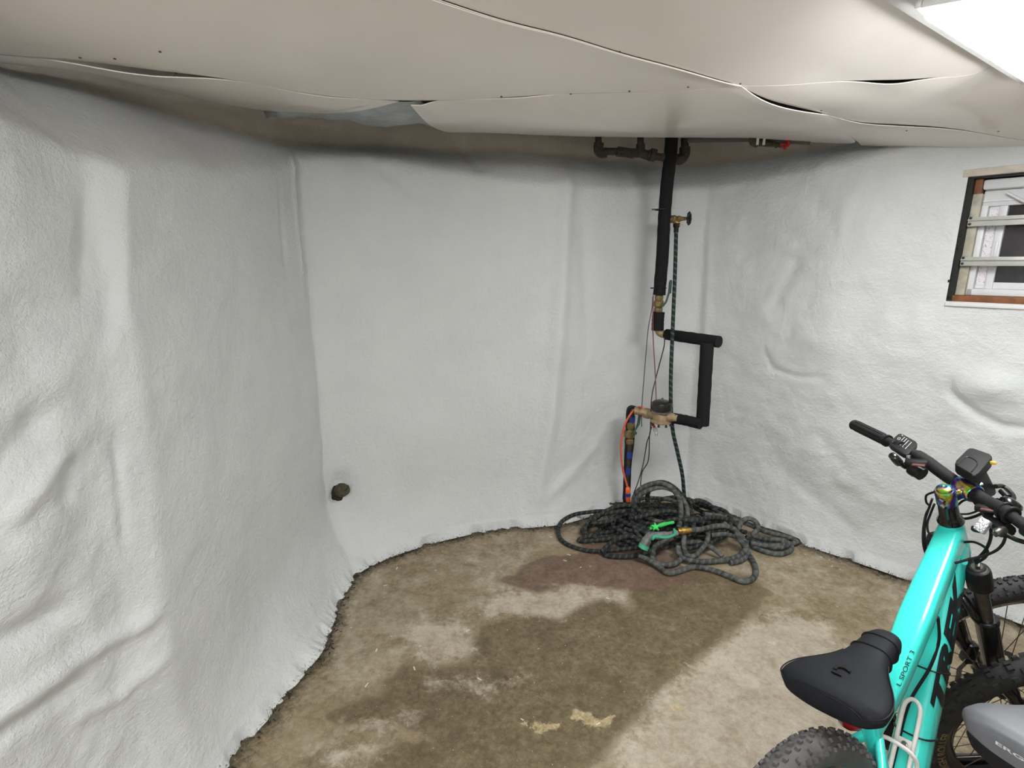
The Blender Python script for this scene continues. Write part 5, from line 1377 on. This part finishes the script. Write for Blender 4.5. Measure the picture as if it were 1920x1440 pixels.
# saddle in its cover
rings = saddle_loft(sx, sz1, [(-0.146, 0.052, -0.004, 0.034), (-0.142, 0.080, 0.004, 0.044), (-0.125, 0.097, 0.010, 0.048), (-0.09, 0.096, 0.012, 0.050), (-0.05, 0.080, 0.010, 0.050), (-0.005, 0.055, 0.008, 0.050), (0.03, 0.041, 0.010, 0.052), (0.07, 0.035, 0.014, 0.056), (0.11, 0.033, 0.016, 0.058), (0.138, 0.029, 0.012, 0.055), (0.152, 0.018, 0.002, 0.04)])
mb = MB(); mb.loft(rings); sad = mb.build('saddle', 'saddle_cover', root, smooth=50, label='black fabric saddle cover')
mb = MB()
def over(i, a0=0.0, a1=math.pi, lift=0.001):
    rg = rings[i]; c = sum(rg) / len(rg); n = len(rg)
    return [rg[k % n] + (rg[k % n] - c) / np.linalg.norm(rg[k % n] - c) * lift for k in range(-5, n // 2 + 6)]
for i in (30, 35): mb.tube(smooth_path(over(i), 2), 0.0022, 6)
mb.tube(smooth_path([rings[k][1] + v3(0, 0.001, 0.002) for k in range(3, 30, 3)], 3), 0.0014, 5); mb.tube(smooth_path([rings[k][14] + v3(0, -0.001, 0.002) for k in range(3, 30, 3)], 3), 0.0014, 5)
mb.tube(smooth_path([rings[2][k] + v3(-0.001, 0, 0.001) for k in range(1, 15)], 2), 0.0016, 5)
mb.build('cover_seams', 'black_rubber', sad)
mb = MB()
for P_ in ([(-0.075, 0.016), (-0.060, 0.016), (-0.052, 0.002), (-0.060, -0.012), (-0.066, -0.012), (-0.060, 0.001), (-0.064, 0.009), (-0.075, 0.009)], [(-0.088, 0.013), (-0.080, 0.013), (-0.080, 0.002), (-0.088, -0.006)]):
    b_ = [v3(sx + x, y, sz1 + 0.0125) for x, y in P_]; mb.loft([b_, [q + v3(0, 0, 0.0022) for q in b_]])
mb.build('cover_emblem', 'black_gloss', sad, smooth=0)
# tail light
c = v3(sx - 0.050, -0.004, sz1 - 0.090)
mb = MB(); mb.lathe(c, v3(-1, 0, -0.25), [(-0.012, 0.022), (0, 0.026), (0.012, 0.024), (0.022, 0.016), (0.026, 0.0)], 16); tl = mb.build('tail_light', 'dark_red', root, smooth=60, label='red tail light under the saddle')
mb = MB(); mb.box(c + v3(0.025, 0, 0.012), (0.04, 0.03, 0.04), bev=0.005); mb.build('light_bracket', 'black_plastic', tl, smooth=30)
# lettering
d0, d1 = b1['cr'] + 0.045 * UU - 0.005 * NN, b1['bb'] + v3(0.015, 0, 0.03)
dax = (d0 - d1) / np.linalg.norm(d0 - d1); dup = np.cross(dax, YY); dup = dup if dup[2] > 0 else -dup; dlen = np.linalg.norm(d0 - d1)
def dsurf(s_, ang, lift=0.0012):
    """point on the down tube: s_ metres from the bottom bracket end, ang from straight up towards the right side"""
    u_ = 1 - s_ / dlen; w = np.interp(u_, [0, 0.5, 1], [q[0] for q in B1['dt_wh']]); h = np.interp(u_, [0, 0.5, 1], [q[1] for q in B1['dt_wh']])
    a, b = -math.sin(ang), math.cos(ang); e = 3.0
    y_ = (w / 2 + lift) * math.copysign(abs(a) ** (2 / e), a); z_ = (h / 2 + lift) * math.copysign(abs(b) ** (2 / e), b)
    bow = 4 * u_ * (1 - u_)
    return d1 + dax * s_ + v3(0.006, 0, -0.006) * bow + YY * y_ + dup * z_
V, Fc = text_mesh('TREK', 0.088, 0.0054, 0.32)
mb = MB(); xs = [v[0] for v in V]; sxx = 0.33 / (max(xs) - min(xs))
mb.add([dsurf(dlen * 0.60 + v[0] * sxx, math.radians(72) - v[1] / 0.056, 0.0014) for v in V], Fc); mb.build('lettering', 'decal_black', b1['frame'], smooth=0, label='black block lettering on the down tube')
t0, t1 = b1['sc'] + v3(0, 0, -0.012), b1['ht'] - 0.038 * UU
tax = (t1 - t0) / np.linalg.norm(t1 - t0); tup = np.cross(tax, YY); tup = tup if tup[2] > 0 else -tup
def tsurf(s_, ang, lift=0.0012):
    u_ = 1 - s_ / np.linalg.norm(t1 - t0)
    P_ = [t1, (t0 + t1) / 2 + v3(0, 0, B1['tt_bow']), t0 * 0.8 + t1 * 0.2 + v3(0, 0, -0.006), t0]
    SP = smooth_path(P_, 6); f = np.linspace(0, 1, len(SP)); dd = np.r_[0, np.cumsum([np.linalg.norm(SP[i + 1] - SP[i]) for i in range(len(SP) - 1)])]; dd /= dd[-1]
    c = v3(*[np.interp(u_, dd, [p[k] for p in SP]) for k in range(3)]); ff = np.interp(u_, dd, f)
    w = np.interp(ff, np.linspace(0, 1, 4), [q[0] for q in B1['tt_wh']]); h = np.interp(ff, np.linspace(0, 1, 4), [q[1] for q in B1['tt_wh']])
    a, b = -math.sin(ang), math.cos(ang); e = 4.2
    return c + YY * (w / 2 + lift) * math.copysign(abs(a) ** (2 / e), a) + tup * (h / 2 + lift) * math.copysign(abs(b) ** (2 / e), b)
V, Fc = text_mesh('L SPORT 3', 0.020, 0.0001)
mb = MB(); mb.add([tsurf(0.155 + v[0], math.radians(36) - v[1] / 0.03, 0.0012) for v in V], Fc); mb.build('small_lettering', 'decal_black', b1['frame'], smooth=0)
# cable along the down tube, ties, port
mb = MB(); mb.tube(smooth_path([tsurf(0.33, math.radians(125)), dsurf(dlen * 0.62, math.radians(20), 0.004), dsurf(dlen * 0.52, math.radians(10), 0.004), dsurf(dlen * 0.38, math.radians(-8), 0.004), dsurf(dlen * 0.22, math.radians(-12), 0.004), dsurf(dlen * 0.08, math.radians(-12), 0.004)], 8), 0.0034, 8); mb.build('frame_cable', 'black_rubber', b1['frame'])
for f_ in (0.53, 0.30):
    mb = MB(); mb.tube([dsurf(dlen * f_ - 0.012 * math.cos(a), a, 0.0016) for a in np.linspace(0, 2 * math.pi, 40)], 0.0022, 6, caps=False); mb.build('cable_tie', 'black_plastic', b1['frame'])
mb = MB(); mb.tube([dsurf(dlen * 0.935, math.radians(62), -0.004), dsurf(dlen * 0.935, math.radians(62), 0.006)], 0.009, 12); mb.build('cable_port', 'paint_turquoise', b1['frame'])
# bottle cage on top of the down tube
mb = MB()
def cg(s_, y_, z_): return d1 + dax * s_ + v3(0.006, 0, -0.006) * 4 * (s_ / dlen) * (1 - s_ / dlen) + YY * y_ + dup * (0.040 + z_)
cw = 0.017
loop = [cg(0.045, -cw, 0.012), cg(0.15, -cw, 0.012), cg(0.235, -cw, 0.014), cg(0.258, -cw * 0.7, 0.015), cg(0.266, 0, 0.016), cg(0.258, cw * 0.7, 0.015), cg(0.235, cw, 0.014), cg(0.15, cw, 0.012), cg(0.045, cw, 0.012)]
mb.tube(smooth_path(loop, 5), 0.0048, 9)
hoop = [cg(0.045, -cw, 0.012), cg(0.07, -0.036, 0.03), cg(0.13, -0.042, 0.055), cg(0.150, -0.036, 0.075), cg(0.158, -0.015, 0.092), cg(0.160, 0.012, 0.094), cg(0.152, 0.034, 0.078), cg(0.14, 0.041, 0.058), cg(0.08, 0.037, 0.035), cg(0.045, cw, 0.012)]
mb.tube(smooth_path(hoop, 6), 0.0048, 9)
cage = mb.build('bottle_cage', 'cage_white', root, smooth=60, label='white wire bottle cage')
for s_ in (0.165, 0.09):
    mb = MB(); c = cg(s_, 0, 0.011); Rm = Matrix((Vector(dax), Vector(YY), Vector(dup))).transposed(); mb.box(c, (0.024, 0.040, 0.006), Rm, 0.002); pl_ = mb.build('cage_plate', 'cage_white', cage, smooth=30)
    mb = MB(); mb.lathe(cg(s_, 0, 0.013), dup, [(0, 0.0065), (0.003, 0.0065), (0.004, 0.004), (0.001, 0.003)], 10); mb.build('cage_bolt', 'steel', cage, smooth=25)
# ---- things on the handlebar, placed where they are seen
def quad_box(cor, th, dirv):
    """slab with the four given top corners, thickness th along dirv"""
    c = sum(cor) / 4; rings_ = []
    def rr(sc_, off): 
        P_ = []
        m = 4
        for i in range(4):
            a, b, d_ = cor[i], cor[(i + 1) % 4], cor[(i - 1) % 4]
            for f_ in (0.16, 0.05): P_.append(a + (d_ - a) * f_ if f_ == 0.16 else a + (d_ - a) * 0.05 + (b - a) * 0.05)
            P_.append(a + (b - a) * 0.16)
        return [c + (p - c) * sc_ + dirv * off for p in P_]
    mb = MB(); mb.loft([rr(0.9, 0.0), rr(0.97, 0.001), rr(1.0, 0.004), rr(1.0, th - 0.003), rr(0.95, th)]); return mb
pad = [L1(1664, 831, 1.545), L1(1687, 810, 1.60), L1(1723, 830, 1.515), L1(1700, 855, 1.46)]
nrm = np.cross(pad[2] - pad[0], pad[1] - pad[3]); nrm /= np.linalg.norm(nrm); nrm = nrm if nrm[2] > 0 else -nrm
cp_ = quad_box(pad, 0.014, -nrm).build('control_pad', 'black_plastic', root, smooth=35, label='black control pad with outlined buttons')
def pu(u_, v_): return (pad[0] * (1 - u_) * (1 - v_) + pad[1] * (1 - u_) * v_ + pad[2] * u_ * v_ + pad[3] * u_ * (1 - v_)) + nrm * 0.0008
mb = MB()
for (u0, u1, v0, v1) in ((0.36, 0.48, 0.30, 0.85), (0.60, 0.75, 0.28, 0.80)):
    mb.tube([pu(u0, v0), pu(u1, v0), pu(u1, v1), pu(u0, v1), pu(u0, v0)], 0.0007, 4)
mb.tube([pu(0.22 + 0.05 * math.cos(a), 0.6 + 0.08 * math.sin(a)) for a in np.linspace(0, 6.283, 13)], 0.0007, 4)
mb.tube([pu(0.12, 0.34), pu(0.17, 0.28), pu(0.13, 0.22)], 0.0006, 4); mb.tube([pu(0.17, 0.86), pu(0.22, 0.90), pu(0.25, 0.84)], 0.0006, 4)
mb.build('button_outlines', 'decal_grey', cp_)
# shifter below the left side
mb = MB(); mb.tube(smooth_path([L1(1700, 868, 1.47), L1(1715, 880, 1.45), L1(1730, 890, 1.43)], 4), [0.014] * 3 + [0.02] * 3 + [0.018] * 3, 12); mb.box(L1(1718, 868, 1.45), (0.03, 0.05, 0.018), Matrix.Rotation(0.3, 3, 'Z'), 0.004)
sh = mb.build('shifter', 'black_plastic', root, smooth=40)
mb = MB(); mb.box(L1(1722, 872, 1.425), (0.016, 0.028, 0.004), Matrix.Rotation(0.2, 3, 'Z'), 0.001); mb.build('shifter_window', 'dull_red', sh, smooth=30)
mb = MB(); sp_ = smooth_path([L1(1697, 876, 1.45), L1(1686, 868, 1.44), L1(1677, 858, 1.44), L1(1672, 853, 1.45)], 5); mb.tube(sp_, [0.006] * 5 + [0.011] * 6 + [0.010] * 4 + [0.004], 10); mb.build('thumb_lever', 'black_gloss', sh, smooth=60)
mb = MB(); mb.lathe(L1(1704, 858, 1.44), v3(0, 0, 1), [(0, 0.005), (0.006, 0.005), (0.0065, 0.003)], 10); mb.build('clamp_bolt', 'chrome', sh)
# display under its rubber hood, on an arm
hood = [L1(1787, 868, 1.36), L1(1818, 837, 1.43), L1(1864, 853, 1.36), L1(1830, 893, 1.28)]
hn = np.cross(hood[2] - hood[0], hood[1] - hood[3]); hn /= np.linalg.norm(hn); hn = hn if hn[2] > 0 else -hn
dsp = quad_box(hood, 0.026, -hn).build('display', 'black_rubber', root, smooth=40, label='black hooded display box')
mb = MB()
def hu(u_, v_): return (hood[0] * (1 - u_) * (1 - v_) + hood[1] * (1 - u_) * v_ + hood[2] * u_ * v_ + hood[3] * u_ * (1 - v_)) + hn * 0.0005
mb.tube(smooth_path([hu(0.18, 0.05), hu(0.2, 0.42), hu(0.34, 0.52), hu(0.62, 0.50), hu(0.76, 0.38), hu(0.78, 0.05)], 4), 0.0016, 6); mb.build('hood_rim', 'black_plastic', dsp)
arm = [L1(1812, 903, 1.335), L1(1848, 878, 1.375), L1(1872, 926, 1.40), L1(1840, 942, 1.365)]
an = np.cross(arm[2] - arm[0], arm[1] - arm[3]); an /= np.linalg.norm(an); an = an if np.dot(an, L1(1840, 900, 1.3) - L1(1840, 900, 1.4)) > 0 else -an
quad_box(arm, 0.014, -an).build('display_arm', 'black_plastic', dsp, smooth=35)
mb = MB(); mb.box(L1(1862, 868, 1.34), (0.008, 0.012, 0.008), bev=0.002); mb.build('yellow_tab', 'yellow', dsp, smooth=30)
mb = MB(); mb.tube(smooth_path([L1(1866, 912, 1.38), L1(1880, 912, 1.40), L1(1895, 924, 1.38), L1(1900, 934, 1.36), L1(1890, 940, 1.34), L1(1870, 938, 1.33)], 5), [0.006] * 26, 9)
mb.tube([L1(1878, 920, 1.37), L1(1890, 932, 1.35)], 0.008, 9); mb.build('display_bracket', 'black_plastic', dsp)
mb = MB(); cb = L1(1893, 948, 1.30); mb.lathe(cb, v3(0.3, -0.5, 0.8), [(-0.016, 0.016), (-0.008, 0.022), (0.006, 0.024), (0.014, 0.02), (0.018, 0.008)], 16); mb.build('bell', 'black_gloss', root, smooth=50)
# strap, reflector
for yv in (-0.125, -0.150):
    mb = MB(); mb.tube([tf(bar(yv) + (UU * math.cos(a) + NN * math.sin(a)) * 0.0185) for a in np.linspace(0, 2 * math.pi, 25)], 0.004, 7, caps=False); mb.build('rubber_strap', 'black_rubber', b1['hbar'])
rc_ = L1(1843, 986, 1.24)
mb = MB(); mb.box(rc_, (0.022, 0.022, 0.034), Matrix.Rotation(0.5, 3, 'Y') @ Matrix.Rotation(0.4, 3, 'X'), 0.004); rf = mb.build('reflector', 'clear', root, smooth=30, label='small clear reflector hanging from the cables')
mb = MB(); mb.box(rc_ + np.array(_R1i @ Vector((-0.006, 0.004, -0.012))), (0.022, 0.022, 0.012), Matrix.Rotation(0.5, 3, 'Y'), 0.003); mb.build('reflector_base', 'black_plastic', rf, smooth=30)
# right-hand shifter and lever
mb = MB(); mb.tube(smooth_path([L1(1842, 952, 1.30), L1(1858, 968, 1.27), L1(1874, 984, 1.235), L1(1888, 996, 1.21)], 4), [0.011] * 4 + [0.016] * 4 + [0.018] * 5, 12); mb.box(L1(1856, 955, 1.265), (0.022, 0.055, 0.016), Matrix.Rotation(0.1, 3, 'Z'), 0.004)
sh2 = mb.build('shifter', 'black_plastic', root, smooth=40)
mb = MB(); mb.box(L1(1853, 956, 1.25), (0.014, 0.028, 0.004), Matrix.Rotation(0.1, 3, 'Z'), 0.001); mb.build('shifter_window', 'dull_red', sh2, smooth=30)
mb = MB(); mb.lathe(L1(1867, 969, 1.235), v3(0, -0.4, 1), [(0, 0.0055), (0.006, 0.0055), (0.0065, 0.003)], 12); mb.build('clamp_bolt', 'chrome', sh2)
mb = MB(); mb.tube(smooth_path([L1(1864, 1003, 1.20), L1(1872, 999, 1.195), L1(1881, 993, 1.20)], 4), [0.006] * 3 + [0.011] * 3 + [0.010] * 3, 10); mb.build('thumb_lever', 'dark_steel', sh2, smooth=60)
mb = MB(); mb.tube(smooth_path([L1(1880, 998, 1.20), L1(1895, 1007, 1.185), L1(1912, 1014, 1.17), L1(1935, 1018, 1.15), L1(1965, 1012, 1.12)], 5), 0.0052, 9); mb.build('lever_rod', 'black_plastic', sh2)
# control cables
def cable(pts, r=0.0028, mat='black_rubber'):
    mb = MB(); mb.tube(smooth_path([L1(*q) for q in pts], 7), r, 8); mb.build('control_cable', mat, root)
cable([(1752, 922, 1.36), (1737, 929, 1.39), (1737, 942, 1.41), (1743, 950, 1.41), (1736, 965, 1.42), (1731, 992, 1.42), (1731, 1020, 1.42), (1736, 1040, 1.42)])
cable([(1748, 935, 1.38), (1741, 955, 1.41), (1735, 975, 1.42), (1734, 1005, 1.42), (1738, 1035, 1.42)])
cable([(1752, 945, 1.38), (1744, 965, 1.41), (1739, 980, 1.42), (1740, 996, 1.41), (1748, 1006, 1.40)])
cable([(1788, 954, 1.40), (1797, 946, 1.40), (1808, 938, 1.40), (1828, 936, 1.38)])
cable([(1796, 972, 1.42), (1815, 972, 1.42), (1838, 964, 1.38), (1852, 952, 1.34)], 0.0036)
cable([(1796, 964, 1.42), (1818, 963, 1.42), (1838, 955, 1.40), (1848, 946, 1.36)])
cable([(1826, 940, 1.33), (1838, 956, 1.31), (1850, 975, 1.29), (1858, 995, 1.28), (1856, 1014, 1.28), (1846, 1034, 1.30), (1828, 1052, 1.33)], 0.0036)
cable([(1804, 1017, 1.36), (1824, 1016, 1.34), (1842, 1023, 1.31), (1852, 1034, 1.29), (1846, 1046, 1.29), (1830, 1056, 1.32)], 0.0032)
cable([(1885, 1008, 1.19), (1880, 1020, 1.20), (1868, 1032, 1.21), (1845, 1042, 1.23), (1815, 1049, 1.25), (1790, 1056, 1.265)], 0.0030)

# ------------------------------------------------------------------ the bicycle whose grey saddle reaches into the corner of the view
sz2 = 0.95; hd2 = math.radians(20)
B2 = dict(R=0.365, WB=1.15, sz=sz2, sc_z=0.72, steer=-0.45, lean=-0.10, hd=hd2, loc=(0, 0, 0), paint='paint_graphite', stem='black_plastic', detail=False,
          tt_wh=[(0.04, 0.045), (0.04, 0.042), (0.036, 0.036), (0.034, 0.034)], dt_wh=[(0.05, 0.06), (0.055, 0.06), (0.055, 0.06)],
          tyre_f='tyre_rubber', tyre_r='tyre_rubber', tread='small', label='dark bicycle with a grey lettered saddle nearest the viewer')
R2 = Matrix.Rotation(hd2, 3, 'Z') @ Matrix.Rotation(B2['lean'], 3, 'X')
sx2 = 0.44 - (sz2 - 0.31 * 0.365 / 0.381) * math.tan(math.radians(16))
cor = Vector((sx2 - 0.115, 0.088, sz2 - 0.01)); tgt = Vector(at_z(1806, 1322, (R2 @ cor).z))
B2['loc'] = tuple((tgt - R2 @ cor) * Vector((1, 1, 0)))
b2 = make_bike(B2)
rings2 = saddle_loft(sx2, sz2, [(-0.140, 0.050, -0.010, 0.028), (-0.136, 0.072, -0.004, 0.034), (-0.12, 0.088, 0.002, 0.036), (-0.09, 0.084, 0.004, 0.034), (-0.05, 0.062, 0.002, 0.034), (0.0, 0.040, 0.004, 0.034), (0.05, 0.032, 0.012, 0.034), (0.10, 0.028, 0.018, 0.034), (0.13, 0.022, 0.016, 0.032), (0.142, 0.012, 0.008, 0.026)], 3.0)
mb = MB(); mb.loft(rings2); s2 = mb.build('saddle', 'saddle_grey', b2['root'], smooth=50, label='grey padded saddle')
lo = saddle_loft(sx2, sz2 - 0.026, [(-0.134, 0.045, -0.01, 0.03), (-0.130, 0.068, -0.004, 0.034), (-0.115, 0.083, 0.0, 0.036), (-0.05, 0.060, 0.0, 0.03), (0.0, 0.038, 0.002, 0.026), (0.10, 0.026, 0.014, 0.02), (0.135, 0.014, 0.010, 0.016)], 3.0)
mb = MB(); mb.loft(lo); mb.build('saddle_shell', 'black_plastic', s2, smooth=50)
V, Fc = text_mesh('ERGON', 0.0125, 0.0003)
mb = MB(); mb.add([v3(sx2 - 0.1425 + 0.9 * v[0] * v[0], -v[0] * 1.5, sz2 - 0.018 + v[1] * 0.55) for v in V], Fc); mb.build('saddle_lettering', 'decal_grey', s2, smooth=0)
c = v3(sx2 - 0.115, 0.0, sz2 - 0.105); mb = MB(); mb.lathe(c, v3(-1, 0, 0.1), [(-0.03, 0.02), (0, 0.027), (0.014, 0.027), (0.018, 0.02), (0.012, 0.012), (0.012, 0.0)], 20); tl = mb.build('tail_light', 'black_plastic', b2['root'], smooth=40)
mb = MB(); mb.tube([c + v3(-0.017, math.cos(a) * 0.021, math.sin(a) * 0.021) for a in np.linspace(0, 2 * math.pi, 33)], 0.0048, 9, caps=False); mb.build('red_ring', 'red_plastic', tl)

# ------------------------------------------------------------------ the bicycle whose knobbly front wheel stands behind that saddle
hd3 = math.radians(171.7); ln3 = -0.2435
R3 = Matrix.Rotation(hd3, 3, 'Z') @ Matrix.Rotation(ln3, 3, 'X'); Rr = 0.343
hub = R3 @ Vector((1.10, 0, Rr)); want = Vector((1.5006, 1.1914, 0))
B3 = dict(R=Rr, WB=1.10, sz=0.88, sc_z=0.66, steer=0.0, lean=ln3, hd=hd3, loc=(want.x - hub.x, want.y - hub.y, 0), paint='paint_blue_grey', stem='black_plastic', detail=False,
          tt_wh=[(0.04, 0.045), (0.04, 0.042), (0.036, 0.036), (0.034, 0.034)], dt_wh=[(0.05, 0.06), (0.055, 0.06), (0.055, 0.06)],
          tyre_f='tyre_rubber', tyre_r='tyre_rubber', tread='big', side_text=('HIGH ROLLER', math.radians(107), 1), label='bicycle whose big knobbed front wheel stands beside the turquoise frame')
b3 = make_bike(B3)
rings3 = saddle_loft(b3['sx'], 0.88, [(-0.140, 0.040, -0.012, 0.045), (-0.12, 0.075, 0.002, 0.06), (-0.05, 0.062, -0.004, 0.055), (0.0, 0.042, -0.006, 0.05), (0.08, 0.026, -0.004, 0.042), (0.135, 0.014, -0.008, 0.03)])
mb = MB(); mb.loft(rings3); mb.build('saddle', 'black_rubber', b3['root'], smooth=50)
